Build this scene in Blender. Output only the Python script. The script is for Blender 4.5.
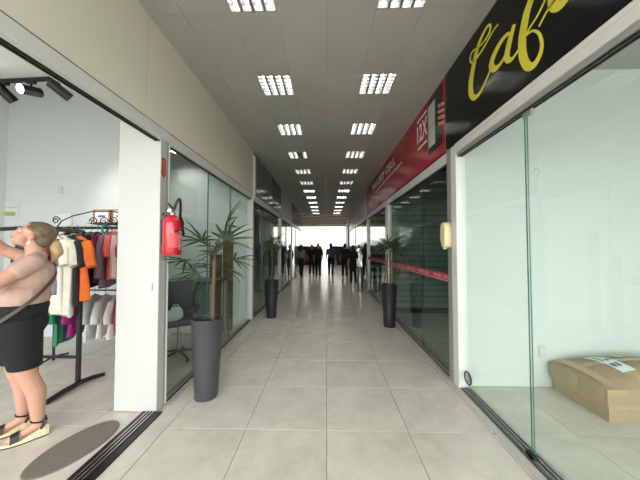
import bpy, bmesh, math, random
from mathutils import Vector, Matrix, Euler
random.seed(7)
PI = math.pi
sc = bpy.context.scene
for o in list(bpy.data.objects):
    bpy.data.objects.remove(o)
COL = sc.collection

# ------------------------------------------------------------------ camera
cam_d = bpy.data.cameras.new('camera')
cam_d.sensor_width = 36.0
cam_d.lens = 260.0 / 640.0 * 36.0
cam_d.clip_start = 0.02
cam_d.clip_end = 300
cam = bpy.data.objects.new('camera', cam_d)
COL.objects.link(cam)
cam.location = (0, 0, 1.5)
cam.rotation_euler = (PI/2 + math.atan(7.5/260), 0, math.atan(6.5/260))
sc.camera = cam

# ------------------------------------------------------------------ world
SKY = 7.4
TUBE = 22.0
w = bpy.data.worlds.new('overcast_sky')
sc.world = w
w.use_nodes = True
nt = w.node_tree
nt.nodes.clear()
wo = nt.nodes.new('ShaderNodeOutputWorld')
bg = nt.nodes.new('ShaderNodeBackground')
bg.inputs[0].default_value = (0.94, 0.97, 1.0, 1)
bg.inputs[1].default_value = SKY
nt.links.new(bg.outputs[0], wo.inputs[0])
w.cycles.sampling_method = 'AUTOMATIC'

def portal(name, loc, rot, sx, sy):
    """a sampling portal in an opening to the sky: emits nothing itself"""
    d = bpy.data.lights.new(name, 'AREA')
    d.shape = 'RECTANGLE'; d.size = sx; d.size_y = sy
    d.cycles.is_portal = True
    o = bpy.data.objects.new(name, d)
    o.location = loc; o.rotation_euler = rot
    COL.objects.link(o)
portal('entrance_portal', (-0.1, -2.55, 1.85), (PI/2, 0, 0), 10.2, 3.7)
portal('exit_portal', (-0.4, 24.3, 1.6), (-PI/2, 0, 0), 4.7, 3.2)

vs = sc.view_settings
vs.view_transform = 'Standard'
vs.look = 'None'
vs.exposure = 0.06
vs.gamma = 1.0
vs.use_curve_mapping = False
sc.cycles.max_bounces = 10
sc.cycles.diffuse_bounces = 5
sc.cycles.glossy_bounces = 5
sc.cycles.transparent_max_bounces = 24
sc.cycles.sample_clamp_indirect = 4.0
sc.cycles.caustics_reflective = False
sc.cycles.caustics_refractive = False
sc.cycles.use_denoising = True

# ------------------------------------------------------------------ materials
def lin(c):
    def f(v):
        v /= 255.0
        return v/12.92 if v <= 0.04045 else ((v+0.055)/1.055)**2.4
    return (f(c[0]), f(c[1]), f(c[2]), 1)
MATS = {}
def mat(name, rgb, rough=0.5, metal=0.0, var=0.0, scale=6.0, bump=0.0, bscale=60.0, spec=0.5, coat=0.0, perobj=0.0):
    """plain surface; rgb 0-255 display colour; var = cloudy colour variation, bump = fine relief"""
    if name in MATS:
        return MATS[name]
    m = bpy.data.materials.new(name)
    m.use_nodes = True
    n = m.node_tree.nodes; l = m.node_tree.links
    b = n['Principled BSDF']
    c = lin(rgb)
    b.inputs['Base Color'].default_value = c
    b.inputs['Roughness'].default_value = rough
    b.inputs['Metallic'].default_value = metal
    b.inputs['Specular IOR Level'].default_value = spec
    b.inputs['Coat Weight'].default_value = coat
    geo = n.new('ShaderNodeNewGeometry')
    if var > 0 or perobj > 0:
        hsv = n.new('ShaderNodeHueSaturation')
        hsv.inputs['Color'].default_value = c
        l.new(hsv.outputs[0], b.inputs['Base Color'])
        no = n.new('ShaderNodeTexNoise')
        no.inputs['Scale'].default_value = scale
        no.inputs['Detail'].default_value = 5
        no.inputs['Roughness'].default_value = 0.65
        l.new(geo.outputs['Position'], no.inputs['Vector'])
        mr = n.new('ShaderNodeMapRange')
        mr.inputs[1].default_value = 0.25; mr.inputs[2].default_value = 0.75
        mr.inputs[3].default_value = 1-var; mr.inputs[4].default_value = 1+var
        l.new(no.outputs[0], mr.inputs[0])
        if perobj > 0:
            oi = n.new('ShaderNodeObjectInfo')
            mr2 = n.new('ShaderNodeMapRange')
            mr2.inputs[3].default_value = 1-perobj; mr2.inputs[4].default_value = 1+perobj
            l.new(oi.outputs['Random'], mr2.inputs[0])
            mu = n.new('ShaderNodeMath'); mu.operation = 'MULTIPLY'
            l.new(mr.outputs[0], mu.inputs[0]); l.new(mr2.outputs[0], mu.inputs[1])
            l.new(mu.outputs[0], hsv.inputs['Value'])
        else:
            l.new(mr.outputs[0], hsv.inputs['Value'])
    if bump > 0:
        nb = n.new('ShaderNodeTexNoise')
        nb.inputs['Scale'].default_value = bscale
        nb.inputs['Detail'].default_value = 3
        l.new(geo.outputs['Position'], nb.inputs['Vector'])
        bp = n.new('ShaderNodeBump')
        bp.inputs['Strength'].default_value = bump
        bp.inputs['Distance'].default_value = 0.01
        l.new(nb.outputs[0], bp.inputs['Height'])
        l.new(bp.outputs[0], b.inputs['Normal'])
    MATS[name] = m
    return m

def glass_mat(name, tint, refl=1.0):
    m = bpy.data.materials.new(name)
    m.use_nodes = True
    n = m.node_tree.nodes; l = m.node_tree.links
    n.remove(n['Principled BSDF'])
    out = n['Material Output']
    tr = n.new('ShaderNodeBsdfTransparent'); tr.inputs[0].default_value = tint
    gl = n.new('ShaderNodeBsdfGlossy'); gl.inputs['Roughness'].default_value = 0.0
    gl.inputs['Color'].default_value = (0.95, 1, 0.98, 1)
    lw = n.new('ShaderNodeLayerWeight'); lw.inputs[0].default_value = 0.5
    p = n.new('ShaderNodeMath'); p.operation = 'POWER'; p.inputs[1].default_value = 5.0
    l.new(lw.outputs['Facing'], p.inputs[0])
    mr = n.new('ShaderNodeMapRange')
    mr.inputs[3].default_value = 0.04*refl; mr.inputs[4].default_value = 0.6
    l.new(p.outputs[0], mr.inputs[0])
    mx = n.new('ShaderNodeMixShader')
    l.new(mr.outputs[0], mx.inputs[0]); l.new(tr.outputs[0], mx.inputs[1]); l.new(gl.outputs[0], mx.inputs[2])
    l.new(mx.outputs[0], out.inputs[0])
    return m
GLASS = glass_mat('clear_green_glass', (0.93, 0.97, 0.95, 1))
GLASS_DARK = glass_mat('smoked_glass', (0.80, 0.86, 0.83, 1), 1.2)
GLASS_EDGE = mat('glass_edge', (70, 110, 100), 0.15)

def emit(name, rgb, s):
    m = bpy.data.materials.new(name)
    m.use_nodes = True
    n = m.node_tree.nodes
    b = n['Principled BSDF']
    b.inputs['Base Color'].default_value = (0.8, 0.8, 0.8, 1)
    b.inputs['Emission Color'].default_value = (rgb[0], rgb[1], rgb[2], 1)
    b.inputs['Emission Strength'].default_value = s
    return m

TILE = 0.667
ROW0 = 2.175
def tile_floor(name, with_grout):
    m = bpy.data.materials.new(name)
    m.use_nodes = True
    n = m.node_tree.nodes; l = m.node_tree.links
    b = n['Principled BSDF']
    geo = n.new('ShaderNodeNewGeometry')
    no = n.new('ShaderNodeTexNoise'); no.inputs['Scale'].default_value = 3.0
    no.inputs['Detail'].default_value = 7; no.inputs['Roughness'].default_value = 0.7
    oi = n.new('ShaderNodeObjectInfo')
    ad = n.new('ShaderNodeVectorMath'); ad.operation = 'ADD'
    cx = n.new('ShaderNodeCombineXYZ')
    mu = n.new('ShaderNodeMath'); mu.operation = 'MULTIPLY'; mu.inputs[1].default_value = 37.0
    l.new(oi.outputs['Random'], mu.inputs[0]); l.new(mu.outputs[0], cx.inputs[2])
    l.new(geo.outputs['Position'], ad.inputs[0]); l.new(cx.outputs[0], ad.inputs[1])
    l.new(ad.outputs[0], no.inputs['Vector'])
    cr = n.new('ShaderNodeValToRGB')
    cr.color_ramp.elements[0].position = 0.3; cr.color_ramp.elements[0].color = lin((190, 182, 168))
    cr.color_ramp.elements[1].position = 0.72; cr.color_ramp.elements[1].color = lin((216, 210, 198))
    l.new(no.outputs[0], cr.inputs[0])
    col = cr.outputs[0]
    if with_grout:
        mp = n.new('ShaderNodeMapping')
        mp.inputs['Location'].default_value = (0, -ROW0, 0)
        l.new(geo.outputs['Position'], mp.inputs[0])
        br = n.new('ShaderNodeTexBrick')
        br.offset = 0; br.squash = 1
        br.inputs['Scale'].default_value = 1
        br.inputs['Mortar Size'].default_value = 0.004
        br.inputs['Mortar Smooth'].default_value = 0
        br.inputs['Brick Width'].default_value = TILE
        br.inputs['Row Height'].default_value = TILE
        br.inputs['Mortar'].default_value = lin((120, 114, 104))
        l.new(mp.outputs[0], br.inputs['Vector'])
        l.new(col, br.inputs['Color1']); l.new(col, br.inputs['Color2'])
        col = br.outputs[0]
    l.new(col, b.inputs['Base Color'])
    b.inputs['Roughness'].default_value = 0.27
    b.inputs['Specular IOR Level'].default_value = 0.32
    return m
FLOOR = tile_floor('porcelain_tile_floor', True)
FTILE = tile_floor('porcelain_tile', False)

CREAM = mat('cream_painted_panel', (228, 221, 203), 0.42, var=0.02, scale=1.5)
WHITE = mat('white_paint', (226, 226, 222), 0.5, var=0.015, scale=2)
WALLW = mat('white_shop_wall', (222, 224, 222), 0.6, var=0.02, scale=1.2)
WALLG = mat('pale_grey_wall', (192, 196, 192), 0.6, var=0.03)
ALU = mat('white_aluminium', (215, 215, 208), 0.35, 0.0, var=0.03)
ALUG = mat('grey_aluminium', (170, 170, 164), 0.35, 0.4)
DARKSEAL = mat('black_rubber_seal', (26, 26, 26), 0.6)
BROWNLINE = mat('brown_joint', (90, 66, 52), 0.7)
BLACKM = mat('black_metal', (18, 18, 20), 0.35)
STEEL = mat('steel', (190, 190, 190), 0.25, 0.9)
CEILP = mat('ceiling_panel_grey', (180, 180, 172), 0.75, var=0.03, scale=3, perobj=0.035)
CEILJ = mat('ceiling_joint', (96, 96, 90), 0.8)
GREYP = mat('grey_glossy_panel', (112, 114, 114), 0.12, var=0.02)
GREYL = mat('light_grey_panel', (178, 180, 176), 0.3)
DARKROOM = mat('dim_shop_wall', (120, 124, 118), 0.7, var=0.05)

# ------------------------------------------------------------------ helpers
class MB:
    def __init__(s):
        s.v = []; s.f = []
    def add(s, vs_, fs):
        o = len(s.v)
        s.v += [tuple(v) for v in vs_]
        s.f += [tuple(i+o for i in f) for f in fs]
        return s
    def box(s, x0, x1, y0, y1, z0, z1):
        return s.add([(x0,y0,z0),(x1,y0,z0),(x1,y1,z0),(x0,y1,z0),(x0,y0,z1),(x1,y0,z1),(x1,y1,z1),(x0,y1,z1)],
                     [(0,3,2,1),(4,5,6,7),(0,1,5,4),(1,2,6,5),(2,3,7,6),(3,0,4,7)])
    def tube(s, pts, r, n=8, caps=True):
        pts = [Vector(p) for p in pts]
        rs = r if isinstance(r, (list, tuple)) else [r]*len(pts)
        up = None; rings = []
        for i, p in enumerate(pts):
            a = pts[max(i-1, 0)]; b = pts[min(i+1, len(pts)-1)]
            t = (b-a).normalized()
            if up is None:
                up = Vector((0, 0, 1)) if abs(t.z) < 0.9 else Vector((1, 0, 0))
            u = (up - t*up.dot(t))
            u = u.normalized() if u.length > 1e-6 else t.orthogonal().normalized()
            up = u
            q = t.cross(u)
            rings.append([p + (u*math.cos(k*2*PI/n) + q*math.sin(k*2*PI/n))*rs[i] for k in range(n)])
        return s.loft(rings, caps)
    def loft(s, rings, caps=True, closed=True):
        n = len(rings[0]); vs_ = [v for r in rings for v in r]; fs = []
        for i in range(len(rings)-1):
            for k in range(n if closed else n-1):
                a = i*n+k; b = i*n+(k+1) % n
                fs.append((a, b, b+n, a+n))
        if caps and closed:
            fs.append(tuple(range(n-1, -1, -1)))
            m = (len(rings)-1)*n
            fs.append(tuple(range(m, m+n)))
        return s.add(vs_, fs)
    def lathe(s, prof, n=24, c=(0, 0, 0), caps=True):
        rings = [[(c[0]+r*math.cos(k*2*PI/n), c[1]+r*math.sin(k*2*PI/n), c[2]+z) for k in range(n)] for r, z in prof]
        return s.loft(rings, caps)
    def cyl(s, a, b, r, n=12):
        return s.tube([a, b], r, n)
    def ell(s, c, r, n=16, m=10, rot=None):
        rings = []
        for i in range(m+1):
            th = PI*(i/m)
            th = min(max(th, 0.02), PI-0.02)
            ring = []
            for k in range(n):
                v = Vector((r[0]*math.sin(th)*math.cos(k*2*PI/n), r[1]*math.sin(th)*math.sin(k*2*PI/n), -r[2]*math.cos(th)))
                if rot is not None:
                    v = rot @ v
                ring.append(Vector(c)+v)
            rings.append(ring)
        return s.loft(rings)
    def cap(s, p1, p2, r1, r2, n=14):
        """tapered capsule"""
        p1 = Vector(p1); p2 = Vector(p2)
        t = (p2-p1).normalized()
        pts = []; rs = []
        for i in range(5):
            a = PI/2*(1-i/4.0)
            pts.append(p1 - t*(r1*math.sin(a))); rs.append(max(r1*math.cos(a), r1*0.05))
        for i in range(5):
            a = PI/2*(i/4.0)
            pts.append(p2 + t*(r2*math.sin(a))); rs.append(max(r2*math.cos(a), r2*0.05))
        return s.tube(pts, rs, n)
    def prism(s, poly, x0, x1, axis='x'):
        """polygon (a,b) extruded: axis x -> (x,a,b), y -> (a,y,b), z -> (a,b,z)"""
        def P(t, a, b):
            return {'x': (t, a, b), 'y': (a, t, b), 'z': (a, b, t)}[axis]
        n = len(poly)
        vs_ = [P(x0, a, b) for a, b in poly] + [P(x1, a, b) for a, b in poly]
        fs = [tuple(range(n-1, -1, -1)), tuple(range(n, 2*n))]
        fs += [(k, (k+1) % n, (k+1) % n+n, k+n) for k in range(n)]
        return s.add(vs_, fs)
    def mesh(s, name, smooth=False, bevel=0, seg=1):
        me = bpy.data.meshes.new(name)
        me.from_pydata(s.v, [], s.f)
        bm = bmesh.new(); bm.from_mesh(me)
        bmesh.ops.recalc_face_normals(bm, faces=bm.faces)
        if bevel > 0:
            es = [e for e in bm.edges if len(e.link_faces) == 2 and e.calc_face_angle(0) > 0.5]
            bmesh.ops.bevel(bm, geom=es, offset=bevel, segments=seg, affect='EDGES', profile=0.6, clamp_overlap=True)
        bm.to_mesh(me); bm.free()
        if smooth:
            for p in me.polygons:
                p.use_smooth = True
            try:
                me.set_sharp_from_angle(angle=math.radians(40))
            except Exception:
                pass
        return me
    def build(s, name, m, parent=None, smooth=False, bevel=0, seg=1):
        return link(name, s.mesh(name, smooth, bevel, seg), m, parent)

def link(name, me, m, parent=None, loc=None):
    if m is not None and not me.materials:
        me.materials.append(m)
    o = bpy.data.objects.new(name, me)
    COL.objects.link(o)
    if parent is not None:
        o.parent = parent
    if loc is not None:
        o.location = loc
    return o
def tag(o, label, cat, group=None, kind=None):
    o['label'] = label
    o['category'] = cat
    if group: o['group'] = group
    if kind: o['kind'] = kind
    return o
def empty(name, loc=(0, 0, 0), rz=0.0):
    o = bpy.data.objects.new(name, None)
    o.empty_display_size = 0.1
    COL.objects.link(o)
    o.location = loc; o.rotation_euler = (0, 0, rz)
    return o
def struct(o, label=None, cat=None):
    o['kind'] = 'structure'
    if label: o['label'] = label
    if cat: o['category'] = cat
    return o
def bx(name, m, x0, x1, y0, y1, z0, z1, parent=None, bevel=0, smooth=False):
    return MB().box(x0, x1, y0, y1, z0, z1).build(name, m, parent, smooth, bevel)
def dup_tree(o, parent=None):
    c = o.copy(); COL.objects.link(c)
    c.parent = parent
    for ch in list(o.children):
        dup_tree(ch, c)
    return c
def text_mesh(txt, size=1.0, extrude=0.002, shear=0.0, bold=0.0):
    cu = bpy.data.curves.new('lettering', 'FONT')
    cu.body = txt; cu.size = size; cu.extrude = extrude
    cu.align_x = 'LEFT'; cu.align_y = 'BOTTOM'; cu.shear = shear; cu.offset = bold
    cu.resolution_u = 3
    t = bpy.data.objects.new('lettering_tmp', cu)
    COL.objects.link(t)
    dg = bpy.context.evaluated_depsgraph_get()
    me = bpy.data.meshes.new_from_object(t.evaluated_get(dg))
    bpy.data.objects.remove(t); bpy.data.curves.remove(cu)
    return me
def fit(me, M, w=None, h=None):
    """scale text to w x h, origin at its lower left, then transform"""
    xs = [v.co.x for v in me.vertices]; ys = [v.co.y for v in me.vertices]
    x0, y0 = min(xs), min(ys); sx = (w/(max(xs)-x0)) if w else 1; sy = (h/(max(ys)-y0)) if h else 1
    for v in me.vertices:
        v.co = Vector(((v.co.x-x0)*sx, (v.co.y-y0)*sy, v.co.z))
    me.transform(M)
    return me
def fuse(mb, name, voxel, it=6, fac=0.5):
    me = mb.mesh('tmp_fuse')
    o = bpy.data.objects.new('tmp_fuse', me); COL.objects.link(o)
    r = o.modifiers.new('r', 'REMESH'); r.mode = 'VOXEL'; r.voxel_size = voxel
    s = o.modifiers.new('s', 'SMOOTH'); s.iterations = it; s.factor = fac
    dg = bpy.context.evaluated_depsgraph_get()
    out = bpy.data.meshes.new_from_object(o.evaluated_get(dg))
    out.name = name
    bpy.data.objects.remove(o); bpy.data.meshes.remove(me)
    for p in out.polygons:
        p.use_smooth = True
    return out
def ribbon(mb, pts, wid, th, axis='x', pos=0.0):
    """flat calligraphic stroke in a plane: pts (a,b), widths, thickness along axis from pos to pos+th"""
    P = [Vector((a, b)) for a, b in pts]
    # Catmull-Rom resample
    def cr(p0, p1, p2, p3, t):
        return 0.5*((2*p1)+(p2-p0)*t+(2*p0-5*p1+4*p2-p3)*t*t+(3*p1-p0-3*p2+p3)*t*t*t)
    Q = []; W = []
    for i in range(len(P)-1):
        p0 = P[max(i-1, 0)]; p3 = P[min(i+2, len(P)-1)]
        for k in range(6):
            t = k/6.0
            Q.append(cr(p0, P[i], P[i+1], p3, t)); W.append(wid[i]*(1-t)+wid[i+1]*t)
    Q.append(P[-1]); W.append(wid[-1])
    rings = []
    for i, q in enumerate(Q):
        t = (Q[min(i+1, len(Q)-1)]-Q[max(i-1, 0)])
        t = t.normalized() if t.length > 0 else Vector((1, 0))
        nrm = Vector((-t.y, t.x))*W[i]*0.5
        a = q+nrm; b = q-nrm
        ring = []
        for (pp, x) in ((a, pos), (b, pos), (b, pos+th), (a, pos+th)):
            ring.append((x, pp.x, pp.y) if axis == 'x' else (pp.x, x, pp.y))
        rings.append(ring)
    return mb.loft(rings)

# ------------------------------------------------------------------ dimensions
XL, XR = -1.55, 1.42       # shop fronts
ZC = 3.53                  # corridor ceiling
ZH0, ZH1 = 2.50, 2.625     # head rail of the shop fronts
YF = -2.5                  # entrance
YE = 16.2                  # end of the flat ceiling

# ------------------------------------------------------------------ floor
fl = bx('floor', FLOOR, -5.6, 5.2, YF, 26, -0.25, -0.004)
struct(fl, 'cream porcelain tiled floor of the gallery and its shops', 'floor')
G = 0.0022
tile_cache = {}
def floor_tile(x0, x1, y0, y1):
    sx = round(x1-x0, 3); sy = round(y1-y0, 3)
    if sx < 0.03 or sy < 0.03:
        return
    me = tile_cache.get((sx, sy))
    if me is None:
        a = sx/2-G; b = sy/2-G; c = 0.0015
        me = MB().add([(-a,-b,-.004),(a,-b,-.004),(a,b,-.004),(-a,b,-.004),
                       (-a,-b,-c),(a,-b,-c),(a,b,-c),(-a,b,-c),
                       (-a+c,-b+c,0),(a-c,-b+c,0),(a-c,b-c,0),(-a+c,b-c,0)],
                      [(0,1,5,4),(1,2,6,5),(2,3,7,6),(3,0,4,7),(4,5,9,8),(5,6,10,9),(6,7,11,10),(7,4,8,11),(8,9,10,11)]).mesh('floor_tile')
        tile_cache[(sx, sy)] = me
    link('floor_tile', me, FTILE, fl, ((x0+x1)/2, (y0+y1)/2, 0))
def lay(xs, y_lo, y_hi):
    k = math.floor((y_lo-ROW0)/TILE)
    while ROW0+k*TILE < y_hi-0.01:
        a = max(ROW0+k*TILE, y_lo); b = min(ROW0+(k+1)*TILE, y_hi)
        for x0, x1 in zip(xs[:-1], xs[1:]):
            floor_tile(x0, x1, a, b)
        k += 1
lay([-1.495, -2*TILE, -TILE, 0, TILE, 2*TILE, 1.36], ROW0-2*TILE, ROW0+9*TILE)
lay([1.55, 3*TILE, 4*TILE, 5*TILE, 6*TILE, 7*TILE], ROW0-2*TILE, 2.895)
lay([-7*TILE, -6*TILE, -5*TILE, -4*TILE, -3*TILE, -1.67], ROW0-2*TILE, 2.37)
lay([-7*TILE, -6*TILE, -5*TILE, -4*TILE, -3*TILE], 2.37, 4.29)
# stone kerb strips along the shop fronts
bx('trim_1', mat('kerb_stone', (186, 180, 166), 0.35, var=0.04), XL+0.003, -1.50, 2.47, YE, -0.004, 0.004)['kind'] = 'structure'
bx('trim_2', MATS['kerb_stone'], 1.362, 1.412, -2.4, YE, -0.004, 0.006)['kind'] = 'structure'

# ground outside
struct(bx('ground', mat('concrete_paving', (168, 166, 160), 0.8, var=0.06), -40, 40, -30, YF, -0.26, -0.01))
struct(bx('ground_street', MATS['concrete_paving'], -40, 40, 26, 70, -0.26, -0.01))

# ------------------------------------------------------------------ ceiling
ce = bx('ceiling', CEILJ, XL-0.05, XR+0.05, YF, YE, ZC+0.12, ZC+0.30)
struct(ce, 'grey panelled false ceiling of the corridor', 'ceiling')
LY0, LP, LH = 1.97, 1.232, 0.205
cols = [XL, -1.245, -0.83, -0.42, 0.0, 0.42, 0.83, 1.245, XR]
pan_cache = {}
def ceil_panel(x0, x1, y0, y1, name='ceiling_panel'):
    k = (round(x1-x0, 3), round(y1-y0, 3))
    me = pan_cache.get(k)
    if me is None:
        a = k[0]/2-0.0008; b = k[1]/2-0.0008; c = 0.0012
        me = MB().add([(-a,-b,.012),(a,-b,.012),(a,b,.012),(-a,b,.012),
                       (-a,-b,c),(a,-b,c),(a,b,c),(-a,b,c),
                       (-a+c,-b+c,0),(a-c,-b+c,0),(a-c,b-c,0),(-a+c,b-c,0)],
                      [(0,1,5,4),(1,2,6,5),(2,3,7,6),(3,0,4,7),(4,5,9,8),(5,6,10,9),(6,7,11,10),(7,4,8,11),(8,9,10,11)]).mesh('ceiling_panel')
        pan_cache[k] = me
    o = link(name, me, CEILP, ce, ((x0+x1)/2, (y0+y1)/2, ZC + random.uniform(-0.0008, 0.0008)))
    return o
NP = 6          # periods built panel by panel
for k in range(-1, NP):
    c = LY0+k*LP
    for i in range(8):
        if i not in (2, 5):
            ceil_panel(cols[i], cols[i+1], c-LH, c+LH)
        ceil_panel(cols[i], cols[i+1], c+LH, c+LP-LH)
yfar = LY0+NP*LP-LH
KL = 12          # lamp rows: k = -3 .. KL-1
def ceil_far(y0, y1):
    bm = MB()
    yb = [y0]
    for k in range(-4, KL):
        c = LY0+k*LP
        for t in (c-LH, c+LH):
            if y0 < t < y1: yb.append(t)
    yb.append(y1)
    for a, b in zip(yb[:-1], yb[1:]):
        mid = (a+b)/2
        lampy = any(abs(mid-(LY0+k*LP)) < LH for k in range(-4, KL))
        for i in range(8):
            if lampy and i in (2, 5):
                continue
            bm.box(cols[i]+0.002, cols[i+1]-0.002, a+0.002, b-0.002, ZC, ZC+0.012)
    o = bm.build('ceiling_lining', CEILP, ce)
    o['kind'] = 'stuff'
ceil_far(yfar, YE)
ceil_far(YF, LY0-LP-LH)
# white conduit running down the middle of the far ceiling
MB().box(-0.025, 0.0, 7.5, YE-0.05, ZC-0.02, ZC).build('conduit', WHITE, ce)

# ceiling lights: recessed four-tube troffers
TUBEM = emit('fluorescent_tube', (1.0, 0.98, 0.92), TUBE)
TUBE_FILL = emit('shop_fill_tube', (0.98, 1.0, 0.96), 185.0)  # strong tubes of the added fill lamps in the left glazed shop
TUBE_FILL_DIM = emit('shop_fill_tube_dim', (0.96, 1.0, 0.97), 85.0)
TUBEOFF = mat('dead_tube', (200, 200, 195), 0.4)
REFL = mat('white_reflector', (165, 165, 162), 0.35)
BLADE = mat('louvre_blade', (140, 140, 138), 0.3, 0.3)
def make_troffer():
    root = empty('ceiling_light')
    h = MB()
    a = 0.198
    h.box(-a, a, -a, a, 0.0, 0.006)
    for s in (-1, 1):
        h.box(s*a-0.006, s*a+0.006, -a-0.006, a+0.006, -0.085, 0.006)
        h.box(-a-0.006, a+0.006, s*a-0.006, s*a+0.006, -0.085, 0.006)
    h.build('housing', REFL, root)
    for i in range(4):
        cx = (-1.5+i)*0.098
        MB().cyl((cx, -0.18, -0.04), (cx, 0.18, -0.04), 0.009, 8).build('tube', TUBEM, root, smooth=True)
    for i in range(3):
        cx = (-1+i)*0.098
        MB().prism([(cx-0.012, -0.088), (cx+0.012, -0.088), (cx+0.003, -0.015), (cx-0.003, -0.015)], -0.19, 0.19, 'y').build('divider', BLADE, root)
    bl = MB().box(-0.19, 0.19, -0.0012, 0.0012, -0.0875, -0.064).mesh('louvre_blade')
    for j in range(5):
        link('louvre_blade', bl, BLADE, root, (0, -0.132+j*0.066, 0))
    return root
proto = make_troffer()
ordn = ['first', 'second', 'third', 'fourth', 'fifth', 'sixth', 'seventh', 'eighth', 'ninth', 'tenth', 'eleventh', 'twelfth', 'thirteenth', 'fourteenth']
first = True
for s, side, beside in ((-1, 'cream-panel side', 'left'), (1, 'sign side', 'right')):
    for k in range(-2, KL):
        o = proto if first else dup_tree(proto)
        first = False
        o.location = (s*0.625, LY0+k*LP, ZC+0.086)
        if k >= 6:      # too small in the picture to show their blades
            for c in [c for c in o.children if c.name.startswith('louvre_blade')]:
                bpy.data.objects.remove(c)
        if k >= 0:
            lab = '%s square ceiling light from the entrance, row on the %s' % (ordn[k], side)
            if s == -1 and k == 3:
                lab = 'square ceiling light with one dead tube, fourth in the row on the cream-panel side'
        else:
            lab = 'square ceiling light %s the camera, row on the %s' % ('just above' if k == -1 else 'behind', side)
        tag(o, lab, 'ceiling light', 'recessed four-tube ceiling lights')
        if s == -1 and k == 3:
            ts = sorted([c for c in o.children if c.name.startswith('tube')], key=lambda c: sum(v.co.x for v in c.data.vertices))
            me = ts[2].data.copy(); me.materials.clear(); me.materials.append(TUBEOFF)
            ts[2].data = me

for (lx, ly, lz, lab) in ((-2.1, 4.0, 3.48, 'added square fill light inside the left glazed shop near the pier'), (-2.9, 4.9, 3.48, 'added square fill light inside the left glazed shop near its end wall'), (2.5, 4.6, 3.45, 'added square fill light inside the phone shop'),
                          (2.6, 7.6, 3.45, 'added square fill light inside the far bay of the phone shop'), (-2.7, 7.2, 3.45, 'added square fill light inside the second left shop')):
    o = dup_tree(proto); o.location = (lx, ly, lz)  # added fill lamps that brighten the rooms behind the glass
    for c in o.children:
        if c.name.startswith('tube'):
            me = c.data.copy(); me.materials.clear(); me.materials.append(TUBE_FILL if lx < -2 and ly < 5 else TUBE_FILL_DIM); c.data = me
    tag(o, lab, 'ceiling light', 'added fill lights inside the shops')

# ------------------------------------------------------------------ building shell
def wall(name, m, x0, x1, y0, y1, z0, z1, label=None, parent=None):
    o = bx(name, m, x0, x1, y0, y1, z0, z1, parent)
    if parent is None:
        struct(o, label, 'wall' if label else None)
    return o
# cream fascia over the first left shop
wf = wall('wall_left', CREAM, XL-0.10, XL, YF, 5.44, ZH1+0.008, 4.25, 'cream fascia above the first shop front')
bx('joint', BROWNLINE, XL-0.09, XL-0.004, YF, 5.44, ZH1, ZH1+0.008, wf)
# panel seam of the cream fascia
bx('seam', mat('fascia_seam', (214, 203, 184), 0.5), XL, XL+0.0012, 2.16, 2.166, ZH1+0.01, ZC, wf)
# column beside the open shop front
co = bx('wall_pier', mat('pier_paint', (188, 187, 182), 0.5, var=0.015, scale=2), -1.95, XL-0.002, 2.375, 2.462, 0.0, 3.45, bevel=0.004)
struct(co, 'white square pier between the open shop and the glazing', 'pillar')
# first shop room
wall('wall_shop_end', mat('shop_end_wall', (208, 213, 211), 0.6, var=0.02, scale=1.2), -5.6, -2.98, 4.30, 4.45, 0, 4.4, 'pale grey end wall of the clothes shop')
wall('wall_shop_back', WALLW, -5.6, -5.5, YF, 8.7, 0, 4.4)
def slab(name, poly, z0, z1, m):
    o = MB().prism(poly, z0, z1, 'z').build(name, m)
    return struct(o)
slab('wall_shop_divider', [(-1.93, 2.465), (-1.80, 2.465), (-2.95, 4.42), (-3.08, 4.42)], 0, 4.4, WALLW)
wall('wall_glazed_shop_end', WALLW, -5.5, XL-0.06, 5.44, 5.56, 0, 3.52, 'white end wall behind the first glazing')
struct(bx('ceiling_shop_soffit', WALLW, -5.5, XL-0.1, YF, 2.92, 3.45, 3.60))
struct(bx('ceiling_shop', WALLW, -5.5, XL-0.1, YF, 5.5, 4.25, 4.4))
slab('ceiling_glazed_shop', [(-1.66, 2.48), (-1.66, 5.44), (-5.5, 5.44), (-5.5, 4.45), (-3.06, 4.45), (-1.82, 2.48)], 3.48, 3.52, WALLW)
# cafe room
wall('wall_cafe_end', mat('cafe_wall', (203, 208, 203), 0.6, var=0.02, scale=1.2), XR+0.03, 5.2, 2.90, 3.02, 0, 3.55, 'bare white end wall of the empty cafe')
wall('wall_cafe_side', MATS['cafe_wall'], 5.0, 5.2, YF, 2.9, 0, 3.55)
struct(bx('ceiling_cafe', mat('cafe_ceiling', (176, 178, 172), 0.7), XR+0.05, 5.2, YF, 2.9, 3.47, 3.6))
# shell beyond
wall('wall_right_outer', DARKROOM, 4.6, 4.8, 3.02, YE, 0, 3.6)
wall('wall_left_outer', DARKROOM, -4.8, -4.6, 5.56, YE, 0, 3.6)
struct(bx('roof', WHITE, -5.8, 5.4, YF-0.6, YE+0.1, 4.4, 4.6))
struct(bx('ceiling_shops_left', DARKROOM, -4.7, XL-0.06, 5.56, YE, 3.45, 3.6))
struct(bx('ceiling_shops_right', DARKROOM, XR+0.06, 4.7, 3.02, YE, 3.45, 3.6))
# entrance piers
wall('wall_entrance_left', WHITE, XL-0.35, XL-0.02, YF-0.05, YF+0.25, 0, 3.53)
wall('wall_entrance_right', WHITE, XR+0.02, XR+0.35, YF-0.05, YF+0.25, 0, 3.53)

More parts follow.
